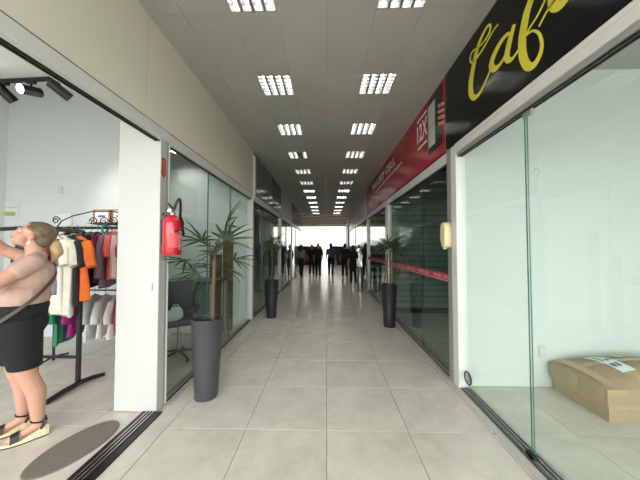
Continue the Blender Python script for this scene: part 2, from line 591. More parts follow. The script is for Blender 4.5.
# ------------------------------------------------------------------ glazed fronts
def front(idx, side, y0, y1, splits, label, glass, zt=ZH0, sill=0.03, post=None, fm=ALU, mull=0.012):
    """a glazed shop front on plane X = side: head rail, sill track, panes and their edges"""
    s = -1 if side < 0 else 1
    xa, xb = (side-0.07, side) if s < 0 else (side, side+0.07)
    root = empty('window_%d' % idx, (side, (y0+y1)/2, 0))
    struct(root, label, 'shop window')
    off = Matrix.Translation((-side, -(y0+y1)/2, 0))
    def put(mb, name, m, par=root, **k):
        o = mb.build(name, m, par, **k)
        o.data.transform(off)
        return o
    put(MB().box(xa, xb, y0, y1, zt, ZH1), 'head_rail', fm, bevel=0.004)
    xm = (xa+xb)/2
    put(MB().box(xm-0.012, xm+0.012, y0, y1, zt-0.012, zt), 'gasket', DARKSEAL)
    tr = MB()
    tr.box(xa+0.005, xb-0.005, y0, y1, 0, sill*0.4)
    put(tr, 'sill_track', DARKSEAL)
    for q in (0.012, 0.032, 0.052):
        put(MB().box(xa+q, xa+q+0.006, y0, y1, sill*0.4, sill), 'rail', ALUG)
    ys = [y0]+list(splits)+[y1]
    for i, (a, b) in enumerate(zip(ys[:-1], ys[1:])):
        dx = 0.012 if i % 2 else -0.012
        ov = 0.03 if i else 0
        p = put(MB().box(xm+dx-0.004, xm+dx+0.004, a-ov+0.004, b-0.004, sill*0.5, zt-0.01), 'pane', glass)
        if i:
            put(MB().box(xm+dx-0.0055, xm+dx+0.0055, a-ov, a-ov+mull, sill, zt-0.02), 'pane_edge', GLASS_EDGE)
    return root

# window 1: left glazing behind the palm
front(1, XL, 2.515, 5.36, [3.42, 4.27], 'clear sliding glass panels of the left shop beside the pier', GLASS, zt=2.515)
struct(bx('trim_3', ALUG, XL-0.07, XL-0.002, 2.463, 2.513, 0, 2.515, bevel=0.003))
bx('lip', ALU, XL-0.03, XL+0.004, 2.498, 2.514, 0, 2.515, bpy.data.objects['trim_3'])
t4 = bx('trim_4', ALU, XL-0.09, XL+0.012, 5.36, 5.46, 0, ZH0, bevel=0.004); struct(t4)
t5 = bx('trim_5', ALU, XL-0.09, XL+0.03, 5.44, 5.54, ZH0, 3.46, bevel=0.004); struct(t5)
# second left shop
wall('wall_left_second', GREYP, XL-0.09, XL+0.005, 5.56, 8.78, ZH1, ZC, 'glossy grey fascia of the second left shop')
front(2, XL, 5.50, 8.75, [6.4, 7.55], 'dark glazed front of the second left shop', GLASS_DARK)
struct(bx('trim_6', ALUG, XL-0.08, XL+0.01, 8.75, 8.86, 0, ZH1))
wall('wall_left_third', GREYL, XL-0.09, XL, 8.80, 11.6, ZH1, ZC, 'light grey fascia of the third left shop')
front(3, XL, 8.86, 11.6, [10.2], 'dark glazed front of the third left shop', GLASS_DARK)
struct(bx('trim_7', ALUG, XL-0.08, XL+0.01, 11.6, 11.7, 0, ZH1))
wall('wall_left_fourth', GREYP, XL-0.09, XL, 11.65, YE, ZH1, ZC)
front(4, XL, 11.7, YE, [13.5], 'dark glazed front of the fourth left shop', GLASS_DARK)
for y in (8.8, 11.65, 14.0):
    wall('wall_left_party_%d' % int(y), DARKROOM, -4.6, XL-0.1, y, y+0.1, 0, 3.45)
# right: phone shop
struct(bx('trim_8', ALUG, XR-0.012, XR+0.075, 2.96, 3.06, 0, ZH0+0.13, bevel=0.004))
front(5, XR, 3.06, 6.02, [4.02], 'smoked sliding glass doors of the phone shop under the red sign', GLASS_DARK)
struct(bx('trim_9', ALU, XR-0.012, XR+0.08, 6.02, 6.26, 0, ZH0+0.12, bevel=0.004))
front(6, XR, 6.26, 9.05, [7.6], 'smoked glass front at the far end of the red sign', GLASS_DARK)
struct(bx('trim_10', ALUG, XR-0.01, XR+0.08, 9.05, 9.18, 0, ZH1))
wall('wall_right_fascia', GREYL, XR, XR+0.09, 9.14, YE, ZH1, ZC, 'light grey fascia beyond the red sign')
front(7, XR, 9.18, YE, [11.0, 13.2], 'smoked glass front beyond the red sign', GLASS_DARK)
wall('wall_right_lintel', ALUG, XR+0.03, XR+0.12, 2.9, 9.14, ZH1, ZC)
# slatted display wall inside the phone shop, facing the entrance
sw = wall('wall_phone_shop', mat('dark_slat_backing', (52, 58, 55), 0.6), XR+0.1, 4.6, 6.06, 6.16, 0, 3.45, 'dark slatted display wall of the phone shop')
sm = MB().prism([(0, 0.004), (-0.016, 0.012), (-0.016, 0.116), (0, 0.124)], 0, 3.05, 'x').mesh('slat')
SL = mat('slat_grey', (150, 160, 152), 0.45, var=0.04)
for i in range(24):
    link('slat', sm, SL, sw, (XR+0.12, 6.06, 0.12+i*0.132))
sw2 = wall('wall_phone_shop_far', MATS['dark_slat_backing'], XR+0.1, 4.6, 9.08, 9.16, 0, 3.45)
for i in range(12):
    link('slat', sm, SL, sw2, (XR+0.12, 9.08, 0.3+i*0.24))
wall('wall_right_party', DARKROOM, XR+0.1, 4.6, 12.4, 12.5, 0, 3.45)

# red strip stuck on the phone-shop glass
RED = mat('red_vinyl', (168, 24, 44), 0.35)
WHITEINK = mat('white_ink', (235, 232, 228), 0.5)
def strip(y0, y1, label, n):
    root = empty('window_sticker', (XR+0.017, (y0+y1)/2, 1.14))
    tag(root, label, 'sticker', 'red strips on the phone shop glass')
    b = MB().box(-0.0012, 0.0, -(y1-y0)/2, (y1-y0)/2, -0.05, 0.05).build('band', RED, root)
    for i in range(n):
        L = (y1-y0)/n
        for word, dy, wd_ in (('PAULSKY', 0.12, 0.26), ('CELL', 0.42, 0.14)):
            me = fit(text_mesh(word, 1, 0.0), Matrix.Translation((-0.002, (y1-y0)/2-i*L-dy, -0.012)) @ Matrix.Rotation(-PI/2, 4, 'Z') @ Matrix.Rotation(PI/2, 4, 'X'), wd_, 0.04)
            link('lettering', me, WHITEINK, root)
    MB().box(-0.002, -0.0012, -(y1-y0)/2, (y1-y0)/2, -0.036, -0.031).build('line', WHITEINK, root)
strip(3.07, 6.01, 'red lettered strip across the phone shop doors beside the post', 5)
strip(6.28, 9.02, 'red lettered strip on the farther glass past the white post', 4)

# cafe front
struct(bx('trim_11', ALU, XR-0.012, XR+0.085, 2.845, 2.955, 0, ZH0+0.13, bevel=0.004))
cw = empty('window_8', (XR, 1.0, 0)); struct(cw, 'clear frameless sliding glass front of the empty cafe', 'shop window')
cm = Matrix.Translation((-XR, -1.0, 0))
def cput(mb, name, m, **k):
    o = mb.build(name, m, cw, **k); o.data.transform(cm); return o
cput(MB().box(XR-0.015, XR+0.085, YF, 2.845, ZH0+0.03, ZH1+0.01), 'head_rail', ALU, bevel=0.004)
cput(MB().box(XR-0.022, XR-0.004, YF, 2.845, ZH1-0.03, ZH1+0.004), 'upper_lip', ALU, bevel=0.003)
cput(MB().box(XR-0.002, XR+0.065, YF, 2.845, ZH0-0.005, ZH0+0.03), 'lower_rail', ALUG, bevel=0.003)
cput(MB().box(XR+0.01, XR+0.022, YF, 2.845, ZH0-0.014, ZH0-0.005), 'gasket', DARKSEAL)
cput(MB().box(XR+0.045, XR+0.057, YF, 2.845, ZH0-0.014, ZH0-0.005), 'gasket', DARKSEAL)
cput(MB().box(XR-0.008, XR+0.10, YF, 2.845, 0, 0.008), 'sill_track', ALUG)
for q in (0.004, 0.036, 0.068):
    cput(MB().box(XR+q, XR+q+0.008, YF, 2.845, 0.008, 0.012), 'track_groove', DARKSEAL)
for q in (0.024, 0.056, 0.088):
    cput(MB().box(XR+q, XR+q+0.006, YF, 2.845, 0.008, 0.024), 'rail', STEEL)
cput(MB().box(XR+0.043, XR+0.049, 1.912, 2.85, 0.012, ZH0-0.006), 'pane', GLASS)
cput(MB().box(XR+0.034, XR+0.040, -0.2, 1.922, 0.012, ZH0-0.006), 'pane', GLASS)
cput(MB().box(XR+0.045, XR+0.053, -2.4, -0.17, 0.012, ZH0-0.006), 'pane', GLASS)
cput(MB().box(XR+0.0425, XR+0.0495, 1.909, 1.912, 0.02, ZH0-0.006), 'pane_edge', GLASS_EDGE)
cput(MB().box(XR+0.0335, XR+0.0405, 1.922, 1.925, 0.02, ZH0-0.006), 'pane_edge', GLASS_EDGE)
cput(MB().box(XR+0.028, XR+0.054, 1.85, 1.935, ZH0-0.05, ZH0-0.006), 'patch_fitting', ALUG, bevel=0.004)
cput(MB().box(XR+0.024, XR+0.058, 1.89, 1.97, 0.0, 0.04), 'floor_guide', DARKSEAL, bevel=0.004)
# small round lock low on the pane
lk = MB()
ringp = [(XR+0.040, 2.765+0.062*math.cos(a*PI/8), 0.15+0.060*math.sin(a*PI/8)) for a in range(17)]
lk.tube(ringp, 0.008, 6, caps=False)
cput(lk, 'lock_ring', BLACKM, smooth=True)
cput(MB().cyl((XR+0.036, 2.765, 0.15), (XR+0.042, 2.765, 0.15), 0.044, 16), 'lock_plate', STEEL)
# faint round sucker mark
mk = MB()
mk.tube([(XR+0.0295, 1.82+0.022*math.cos(a*PI/8), 2.02+0.026*math.sin(a*PI/8)) for a in range(13)], 0.002, 5)
cput(mk, 'sucker_mark', ALUG)

# left open shop front: head rail and floor track
d1 = empty('door_1', (XL, 0, 0)); struct(d1, 'open sliding door front of the clothes shop with head rail and floor track', 'shop door')
def dput(mb, name, m, **k):
    o = mb.build(name, m, d1, **k); o.data.transform(Matrix.Translation((-XL, 0, 0))); return o
dput(MB().box(XL-0.10, XL+0.004, YF, 2.513, ZH0+0.030, ZH1), 'head_rail', ALU, bevel=0.004)
dput(MB().box(XL-0.085, XL-0.01, YF, 2.374, ZH0+0.010, ZH0+0.030), 'lower_rail', ALU)
for q in (0.016, 0.046):
    dput(MB().box(XL-q-0.008, XL-q, YF, 2.374, ZH0-0.004, ZH0+0.010), 'track_lip', DARKSEAL)
tm = Matrix.Identity(4)
dput(MB().box(-1.672, -1.497, YF, 2.372, -0.003, 0.010), 'floor_track', BLACKM)
for q in (-1.628, -1.598, -1.568):
    dput(MB().box(q, q+0.011, YF, 2.372, 0.010, 0.018), 'rail', STEEL)

# ------------------------------------------------------------------ signs
SIGNK = mat('black_gloss_sign', (10, 10, 15), 0.13, bump=0.10, bscale=5, spec=0.32)
SIGNR = mat('red_gloss_sign', (170, 26, 46), 0.22, bump=0.05, bscale=4)
YEL = mat('yellow_paint', (226, 214, 66), 0.45)
cs = empty('cafe_sign', (1.40, 1.0, 2.64)); tag(cs, 'black fascia sign with yellow brush lettering above the empty cafe', 'sign')
SM = Matrix.Translation((-1.40, -1.0, -2.64))
def sput(mb, name, m, root=cs, M=SM, **k):
    o = mb.build(name, m, root, **k); o.data.transform(M); return o
sput(MB().box(1.40, XR+0.07, -1.6, 3.055, 2.64, ZC-0.003), 'board', SIGNK)
def stroke(name, segs):
    mb = MB()
    for j, (pts, wd) in enumerate(segs):
        ribbon(mb, pts, wd, 0.004 + 0.0006*j, 'x', 1.396 - 0.0006*j)
    sput(mb, name, YEL)
th, tk = 0.012, 0.060
stroke('letter', [  # capital C
    ([(2.1, 3.315), (2.168, 3.315), (2.29, 3.278), (2.411, 3.263), (2.49, 3.281), (2.515, 3.34), (2.471, 3.374), (2.326, 3.329), (2.222, 3.339), (2.199, 3.386), (2.232, 3.418), (2.31, 3.402), (2.384, 3.352), (2.448, 3.251), (2.505, 3.114), (2.509, 2.999), (2.458, 2.917), (2.368, 2.908), (2.254, 2.977), (2.184, 3.046)],
     [th, th, 0.018, 0.022, 0.02, 0.016, 0.014, 0.016, 0.02, 0.02, 0.022, 0.032, 0.05, 0.066, 0.074, 0.07, 0.05, 0.03, 0.018, th])])
stroke('letter', [  # a
    ([(1.958, 3.118), (2.006, 3.148), (2.086, 3.143), (2.166, 3.1), (2.197, 3.047), (2.161, 2.987), (2.091, 2.974), (2.009, 3.019), (1.924, 3.161)],
     [0.02, 0.03, 0.045, 0.06, 0.062, 0.05, 0.03, 0.02, 0.014]),
    ([(1.924, 3.161), (1.973, 3.077), (2.007, 2.992), (1.994, 2.941), (1.951, 2.919), (1.887, 2.937), (1.832, 2.973)],
     [0.03, 0.055, 0.06, 0.045, 0.025, 0.015, th])])
stroke('letter', [  # f
    ([(1.832, 2.973), (1.782, 3.009), (1.715, 3.036), (1.64, 3.10), (1.58, 3.22), (1.57, 3.36), (1.63, 3.42), (1.70, 3.34), (1.757, 3.206), (1.804, 3.14), (1.835, 3.055), (1.852, 2.978), (1.847, 2.86), (1.804, 2.757), (1.75, 2.73), (1.703, 2.763), (1.686, 2.823), (1.706, 2.906), (1.754, 2.967), (1.808, 2.983)],
     [th, 0.012, 0.012, 0.014, 0.018, 0.024, 0.03, 0.045, 0.06, 0.068, 0.072, 0.072, 0.068, 0.056, 0.045, 0.034, 0.024, 0.018, 0.014, 0.012])])
stroke('letter', [  # e with accent
    ([(1.705, 2.953), (1.631, 3.0), (1.50, 3.03), (1.42, 3.12), (1.46, 3.19), (1.55, 3.15), (1.60, 3.06), (1.59, 2.985), (1.545, 2.945), (1.48, 2.955), (1.40, 3.0), (1.32, 3.06)],
     [th, 0.014, 0.016, 0.02, 0.03, 0.05, 0.06, 0.06, 0.05, 0.03, 0.02, th]),
    ([(1.42, 3.26), (1.37, 3.32), (1.31, 3.37)], [0.045, 0.035, 0.015])])

rs = empty('phone_shop_sign', (1.40, 6.0, 2.63)); tag(rs, 'long red fascia sign with white lettering and a phone picture', 'sign')
RM = Matrix.Translation((-1.40, -6.0, -2.63))
sput(MB().box(1.402, XR+0.03, 3.065, 9.10, 2.635, ZC-0.003), 'board', SIGNR, rs, RM)
sput(MB().box(1.403, XR+0.02, 3.057, 3.064, 2.635, ZC-0.003), 'edge_strip', WHITEINK, rs, RM)
def wall_text(txt, y0, z0, wdt, h, m, root, M, shear=0.0, name='lettering', bold=0.0):
    me = fit(text_mesh(txt, 1, 0.002, shear, bold), Matrix.Translation((1.3995, y0, z0)) @ Matrix.Rotation(-PI/2, 4, 'Z') @ Matrix.Rotation(PI/2, 4, 'X'), wdt, h)
    o = link(name, me, m, root); o.data.transform(M); return o
wall_text('PAULSKY', 7.85, 3.21, 1.55, 0.17, WHITEINK, rs, RM)
wall_text('CELL', 6.15, 3.21, 0.85, 0.17, WHITEINK, rs, RM)
for y0, y1 in ((4.80, 5.40), (5.46, 5.60), (5.68, 6.50), (6.58, 7.45)):
    sput(MB().box(1.3995, 1.402, y0, y1, 3.07, 3.10), 'printed_line', WHITEINK, rs, RM)
wall_text('12X', 4.0, 3.08, 0.40, 0.27, WHITEINK, rs, RM, bold=0.01)
sput(MB().box(1.3995, 1.402, 3.62, 4.0, 3.40, 3.43), 'printed_line', WHITEINK, rs, RM)
sput(MB().box(1.3995, 1.402, 3.62, 3.98, 2.98, 3.01), 'printed_line', WHITEINK, rs, RM)
sput(MB().box(1.394, 1.402, 3.14, 3.565, 2.76, 3.49), 'phone_picture', mat('phone_black', (24, 22, 26), 0.2), rs, RM, bevel=0.003)
sput(MB().box(1.3915, 1.394, 3.33, 3.545, 2.84, 3.41), 'phone_screen', mat('phone_screen_print', (196, 200, 194), 0.4), rs, RM)
sput(MB().box(1.391, 1.3915, 3.35, 3.52, 3.11, 3.116), 'screen_line', MATS['phone_black'], rs, RM)
hand = MB()
for i in range(4):
    hand.cap((1.396, 3.10, 3.22-i*0.075), (1.396, 3.20, 3.25-i*0.075), 0.022, 0.024, 8)
sput(hand, 'printed_fingers', mat('printed_skin', (196, 142, 112), 0.5), rs, RM, smooth=True)
star = MB()
for a in range(5):
    t = a*2*PI/5
    star.prism([(4.55+0.13*math.cos(t+q), 3.26+0.13*math.sin(t+q)) if i == 1 else (4.55+0.04*math.cos(t+q), 3.26+0.04*math.sin(t+q)) for i, q in enumerate((-0.6, 0, 0.6))], 1.3985, 1.402, 'x')
sput(star, 'printed_burst', mat('sign_dark_ink', (70, 16, 28)), rs, RM)

# ------------------------------------------------------------------ corridor end: canopy, gate pillars, bright outside
cn = empty('canopy', (0, 20, 3.6)); tag(cn, 'ribbed metal entrance canopy beyond the last ceiling lights', 'canopy')
SHEET = mat('canopy_sheet', (170, 160, 146), 0.6)
_n = SHEET.node_tree.nodes; _l = SHEET.node_tree.links
_t = _n.new('ShaderNodeBsdfTranslucent'); _t.inputs[0].default_value = (0.15, 0.135, 0.115, 1)
_a = _n.new('ShaderNodeAddShader')
_l.new(_n['Principled BSDF'].outputs[0], _a.inputs[0]); _l.new(_t.outputs[0], _a.inputs[1]); _l.new(_a.outputs[0], _n['Material Output'].inputs[0])
for i in range(12):
    y = YE+0.15+i*0.65
    MB().box(-2.75, 1.95, y-20, y-20+0.615, 0.10, 0.13).build('sheet', SHEET, cn)
for i in range(9):
    MB().prism([(-2.5, -3.6+i*0.9), (-2.5, -3.52+i*0.9), (1.74, -4.12+i*0.9+1.6), (1.74, -4.2+i*0.9+1.6)], 0.03, 0.10, 'z').build('rafter', mat('rafter_brown', (96, 84, 72), 0.6), cn)
for i, x in enumerate((-2.3, 1.6)):
    p = bx('wall_canopy_post_%d' % i, GREYL if i % 2 else WHITE, x-0.13, x+0.13, 18.0, 18.26, 0, 3.59); struct(p)
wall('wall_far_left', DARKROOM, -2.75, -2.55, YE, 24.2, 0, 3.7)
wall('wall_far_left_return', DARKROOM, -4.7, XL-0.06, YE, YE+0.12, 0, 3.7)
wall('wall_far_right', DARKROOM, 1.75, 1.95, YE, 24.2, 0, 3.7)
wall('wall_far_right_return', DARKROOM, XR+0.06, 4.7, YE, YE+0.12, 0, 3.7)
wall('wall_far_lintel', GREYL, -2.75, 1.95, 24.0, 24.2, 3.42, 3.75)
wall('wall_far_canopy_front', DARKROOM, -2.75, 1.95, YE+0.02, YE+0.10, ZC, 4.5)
for x0, x1, lab in ((-2.5, -0.42, 'added dark counter-shaped block masking the bright far end, beside the left posts'), (0.36, 1.7, 'added dark counter-shaped block masking the bright far end, beside the right posts')):
    kk = empty('exit_mask_block', ((x0+x1)/2, 22.6, 0)); tag(kk, lab, 'counter', 'added blocks masking the far exit')  # added blocks that hold back the glare of the open exit
    hw = (x1-x0)/2
    MB().box(-hw, hw, -0.3, 0.3, 0.08, 1.55).build('cabinet', mat('mask_block_dark', (44, 42, 42), 0.5), kk)
    MB().box(-hw, hw, -0.34, 0.34, 1.55, 1.62).build('counter_top', mat('mask_block_top', (70, 66, 62), 0.4), kk)
    MB().box(-hw+.05, hw-.05, -0.26, 0.26, 0, 0.08).build('plinth', BLACKM, kk)
    for i in range(4):
        MB().box(-hw+0.1+i*hw/2, -hw+i*hw/2+hw/2-0.05, -0.315, -0.3, 0.2, 1.45).build('panel', mat('mask_block_panel', (58, 55, 54), 0.5), kk)
# building across the street
ab = empty('street_building', (0, 46, 0)); tag(ab, 'pale tall building across the street beyond the exit', 'building')
MB().box(-30, 30, 0, 6, 0, 11).build('facade', mat('pale_render', (214, 206, 192), 0.8, var=0.05), ab)
MB().box(-30.3, 30.3, -0.4, 6.4, 11, 11.4).build('parapet', WHITE, ab)
for i in range(9):
    MB().box(-21+i*5, -18+i*5, -0.03, 0.05, 0.2, 2.7).build('shutter', mat('far_shutter', (150, 152, 150), 0.5), ab)

# ------------------------------------------------------------------ wall fittings
def plate(name, loc, axis, label, cat='socket'):
    """small white wall plate facing -y ('y') with two holes"""
    r = empty(name, loc); tag(r, label, cat)
    MB().box(-0.04, 0.04, -0.012, 0, -0.06, 0.06).build('plate', mat('plate_white', (196, 197, 192), 0.4), r, bevel=0.004)
    MB().box(-0.018, 0.018, -0.016, -0.012, -0.03, 0.03).build('insert', mat('plate_insert', (214, 214, 210), 0.4), r, bevel=0.002)
    for s in (-1, 1):
        MB().cyl((0, -0.0175, s*0.014), (0, -0.016, s*0.014), 0.004, 8).build('hole', DARKSEAL, r)
    return r
p = plate('wall_socket', (-1.628, 2.3745, 1.135), 'y', 'small white socket on the white pier')
p.scale = (0.55, 1, 0.62)
plate('wall_socket', (-4.53, 4.299, 2.48), 'y', 'white plate high on the clothes shop wall')
plate('wall_socket', (2.325, 2.899, 0.383), 'y', 'white socket low on the empty cafe wall')
nb = empty('wall_notice', (-5.36, 4.297, 2.13)); tag(nb, 'small white wall notice with green marks in the clothes shop', 'notice')
MB().box(-0.19, 0.11, -0.004, 0, -0.14, 0.14).build('sheet', mat('notice_white', (214, 216, 212), 0.6), nb)
MB().box(-0.15, 0.05, -0.006, -0.004, -0.09, -0.02).build('green_mark', mat('notice_green', (150, 180, 90), 0.6), nb)
MB().box(-0.15, 0.08, -0.006, -0.004, 0.05, 0.06).build('grey_line', ALUG, nb)
nb2 = empty('wall_notice', (-4.45, 4.297, 1.86)); tag(nb2, 'plain white board on the clothes shop wall behind the racks', 'notice')
MB().box(-0.14, 0.14, -0.02, 0, -0.24, 0.24).build('board', mat('notice_white', (214, 216, 212)), nb2, bevel=0.01)
MB().box(-0.12, 0.12, -0.022, -0.02, -0.21, 0.21).build('sheet', WHITE, nb2)

# arrow sticker and fire extinguisher on the pier
ar = empty('arrow_sticker', (XL-0.0005, 2.418, 2.26)); tag(ar, 'red down-arrow sticker on the pier above the extinguisher', 'sticker')
MB().box(0, 0.001, -0.04, 0.04, -0.11, 0.10).build('backing', mat('sticker_beige', (206, 186, 160), 0.5), ar)
MB().prism([(-0.03, 0.09), (0.03, 0.09), (0.03, -0.05), (0.042, -0.05), (0, -0.10), (-0.042, -0.05), (-0.03, -0.05)], 0.001, 0.002, 'x').build('arrow', mat('arrow_red', (158, 40, 28), 0.4), ar)
# text runs upward: local x -> z, local y -> -y
me2 = fit(text_mesh('EXTINTOR', 1, 0.0002), Matrix(((0, 0, 1, 0.0024), (0, -1, 0, 0.011), (1, 0, 0, -0.065), (0, 0, 0, 1))), 0.14, 0.022)
link('lettering', me2, mat('sticker_yellow', (232, 206, 120), 0.5), ar)

fe = empty('fire_extinguisher', (XL+0.095, 2.415, 1.43)); tag(fe, 'red fire extinguisher with black hose hung on the white pier', 'fire extinguisher')
FR = mat('extinguisher_red', (196, 22, 38), 0.25, coat=0.4)
R = 0.079
MB().lathe([(0.05, 0.0), (R-0.006, 0.0), (R, 0.012), (R, 0.30), (R-0.006, 0.325), (R-0.025, 0.352), (0.03, 0.37), (0.022, 0.375)], 28).build('cylinder', FR, fe, smooth=True)
MB().lathe([(R+0.0015, 0.016), (R+0.003, 0.02), (R+0.003, 0.024), (R+0.0015, 0.028)], 28).build('foot_ring', mat('extinguisher_dark_red', (140, 14, 28), 0.35), fe, smooth=True)
MB().lathe([(0.02, 0.372), (0.023, 0.38), (0.023, 0.40), (0.017, 0.405), (0.017, 0.43), (0.012, 0.435)], 14).build('valve', mat('valve_brass', (190, 170, 140), 0.3, 0.8), fe, smooth=True)
MB().cyl((0.0, -0.02, 0.41), (0.0, -0.05, 0.41), 0.018, 14).build('gauge', STEEL, fe)
lev = MB(); lev.tube([(0, 0.01, 0.43), (0, -0.03, 0.455), (0, -0.075, 0.475)], [0.009, 0.009, 0.007], 6)
lev.tube([(0, 0.01, 0.405), (0, -0.03, 0.40), (0, -0.08, 0.385)], [0.008, 0.008, 0.006], 6)
lev.build('lever', BLACKM, fe, smooth=True)
hp = []
for t in range(15):
    a = t/14.0
    hp.append((0.015+0.05*math.sin(a*PI), -0.01+0.11*a-0.04*math.sin(a*PI), 0.42+0.13*math.sin(a*PI*1.0)-0.09*a*a))
MB().tube(hp, 0.011, 8).build('hose', BLACKM, fe, smooth=True)
# hose running down across the body to the nozzle clip
MB().tube([(0.05, 0.06, 0.36), (0.072, 0.055, 0.31), (0.09, 0.02, 0.255), (0.087, -0.03, 0.235), (0.06, -0.066, 0.22)], 0.008, 8).build('hose', BLACKM, fe, smooth=True)
MB().tube([(0.03, 0.085, 0.36), (0.02, 0.12, 0.31), (0.01, 0.15, 0.26), (0.0, 0.18, 0.20)], [0.010, 0.012, 0.014, 0.02], 8).build('nozzle', BLACKM, fe, smooth=True)
def on_cyl(me, ang, rad, z0):
    """text x -> up, text y -> around the cylinder"""
    for v in me.vertices:
        x, y = v.co.x, v.co.y
        a = ang + y/rad
        v.co = Vector((rad*math.cos(a), rad*math.sin(a), z0+x))
    return me
me = text_mesh('MOCELIN', 1, 0.0); fit(me, Matrix.Identity(4), 0.20, 0.034)
for v in me.vertices: v.co.y = -v.co.y
link('lettering', on_cyl(me, 0.12, R+0.0012, 0.05), WHITEINK, fe)
lab = MB()
for i in range(8):
    a0 = -1.45+i*0.14; a1 = a0+0.14
    lab.add([(math.cos(t)*(R+0.0008), math.sin(t)*(R+0.0008), z) for t, z in ((a0, 0.07), (a1, 0.07), (a1, 0.20), (a0, 0.20))], [(0, 1, 2, 3)])
lab.build('paper_label', mat('extinguisher_label', (214, 84, 84), 0.5, var=0.25, scale=60), fe)
MB().box(-0.095, -0.06, -0.02, 0.02, 0.10, 0.33).build('bracket', BLACKM, fe)
MB().box(-0.095, 0.0, -0.006, 0.006, 0.375, 0.40).build('hook', BLACKM, fe)

# cream dispenser on the post between phone shop and cafe
ds = empty('wall_dispenser', (XR-0.014, 2.985, 1.64)); tag(ds, 'cream plastic dispenser on the post beside the cafe glass', 'dispenser')
CRM = mat('aged_cream_plastic', (226, 206, 164), 0.4)
dpoly = [(-0.015, 0.135), (0.02, 0.150), (0.06, 0.135), (0.078, 0.08), (0.082, -0.03), (0.06, -0.11), (0.02, -0.15), (-0.03, -0.125), (-0.05, -0.03), (-0.04, 0.08)]
d_ = MB().prism(dpoly, -0.085, 0.0, 'x'); d_.build('cover', CRM, ds, bevel=0.02, seg=3, smooth=True)
MB().prism([(a*1.05, b*1.05) for a, b in dpoly], -0.03, 0.0, 'x').build('back_shell', mat('cream_shell', (196, 180, 146), 0.5), ds, bevel=0.006, smooth=True)
MB().box(-0.06, -0.03, 0.03, 0.065, -0.16, -0.12).build('spout', mat('spout_white', (220, 220, 210), 0.4), ds, bevel=0.005)

# ------------------------------------------------------------------ potted palms
POT = mat('charcoal_planter', (62, 62, 65), 0.42, var=0.18, scale=7, bump=0.1, bscale=20)
POTD = mat('black_planter', (38, 39, 42), 0.4, var=0.1, scale=7)
SOIL = mat('soil', (48, 38, 30), 0.95, bump=0.5, bscale=90)
STEM = mat('palm_stem', (98, 76, 58), 0.8, var=0.25, scale=40, bump=0.4, bscale=80)
LEAF = mat('palm_leaf', (50, 68, 40), 0.38, var=0.25, scale=18)
LEAFD = mat('dark_palm_leaf', (58, 76, 48), 0.4, var=0.25, scale=18)
def fan_mesh(seed, n, L, wd, pet, spread):
    """palm fan: a thin stalk along +x with n folded leaflets radiating from its tip"""
    rnd = random.Random(seed); mb = MB()
    pts = [(pet*t, 0, 0.10*pet*math.sin(t*PI)) for t in (0, .25, .5, .75, 1)]
    mb.tube(pts, [0.005, 0.0045, 0.004, 0.004, 0.004], 5)
    for i in range(n):
        a = -spread/2 + spread*i/(n-1) + rnd.uniform(-.06, .06)
        ll = L*(0.78+0.22*math.cos(a*0.8))*rnd.uniform(.86, 1.08)
        lift = rnd.uniform(0.02, 0.30); droop = rnd.uniform(0.25, 0.60)
        rings = []
        for t in (0.0, 0.15, 0.4, 0.65, 0.85, 1.0):
            d = ll*t; ww = wd*(0.35+1.0*math.sin(min(1, t*1.25+0.12)*PI*0.62))*(1-t**3)*0.62+0.0006
            c = Vector((pet+d*math.cos(a), d*math.sin(a), d*lift-droop*d*d/L*0.9))
            sd = Vector((-math.sin(a), math.cos(a), 0))
            up = Vector((0, 0, 0.35*ww))
            rings.append([c-sd*ww+up, c-Vector((0, 0, 0.0012)), c+sd*ww+up, c+Vector((0, 0, 0.0012))])
        mb.loft(rings)
    return mb.mesh('leaf', smooth=False)
fans = [fan_mesh(s, n, L, wd, pet, sp) for s, n, L, wd, pet, sp in ((1, 9, .30, .017, .24, 3.4), (2, 8, .27, .016, .18, 3.0), (3, 10, .33, .018, .30, 3.8))]
fans_small = [fan_mesh(s, n, L, wd, pet, sp) for s, n, L, wd, pet, sp in ((4, 9, .34, .022, .16, 3.6), (5, 9, .30, .020, .12, 3.2), (6, 10, .38, .022, .20, 4.0))]
def potted(loc, label, rt, rb, h, stems, leaves, potm=POT, leafm=LEAF, fset=None, sc_=1.0):
    root = empty('potted_palm', loc); tag(root, label, 'potted plant', 'tall planters along the corridor')
    MB().lathe([(rb*0.6, 0.0), (rb, 0.0), (rb+0.003, 0.012), (rb+(rt-rb)*0.5+0.004, h*0.5), (rt, h-0.02), (rt+0.004, h-0.012), (rt+0.004, h), (rt-0.014, h), (rt-0.018, h-0.05), (rt*0.4, h-0.055)], 36).build('pot', potm, root, smooth=True)
    MB().lathe([(0.001, h-0.038), (rt*0.5, h-0.036), (rt-0.017, h-0.045)], 24, caps=False).build('soil', SOIL, root, smooth=True)
    for pts, r in stems:
        mb = MB()
        P = []; Rr = []
        for a, b in zip(pts[:-1], pts[1:]):
            a = Vector(a); b = Vector(b); nseg = max(2, int((b-a).length/0.045))
            for i in range(nseg):
                P.append(a.lerp(b, i/nseg)); Rr.append(r*(1.12 if i % 2 else 0.94))
        P.append(Vector(pts[-1])); Rr.append(r*0.8)
        mb.tube(P, Rr, 8); mb.build('stem', STEM, root, smooth=True)
    for k, (bp, az, el, roll, fi, s) in enumerate(leaves):
        o = link('leaf', (fset or fans)[fi], leafm, root, bp)
        o.rotation_euler = (math.radians(roll), -math.radians(el), math.radians(az))
        o.rotation_mode = 'XYZ'
        o.scale = (s*sc_,)*3
    return root
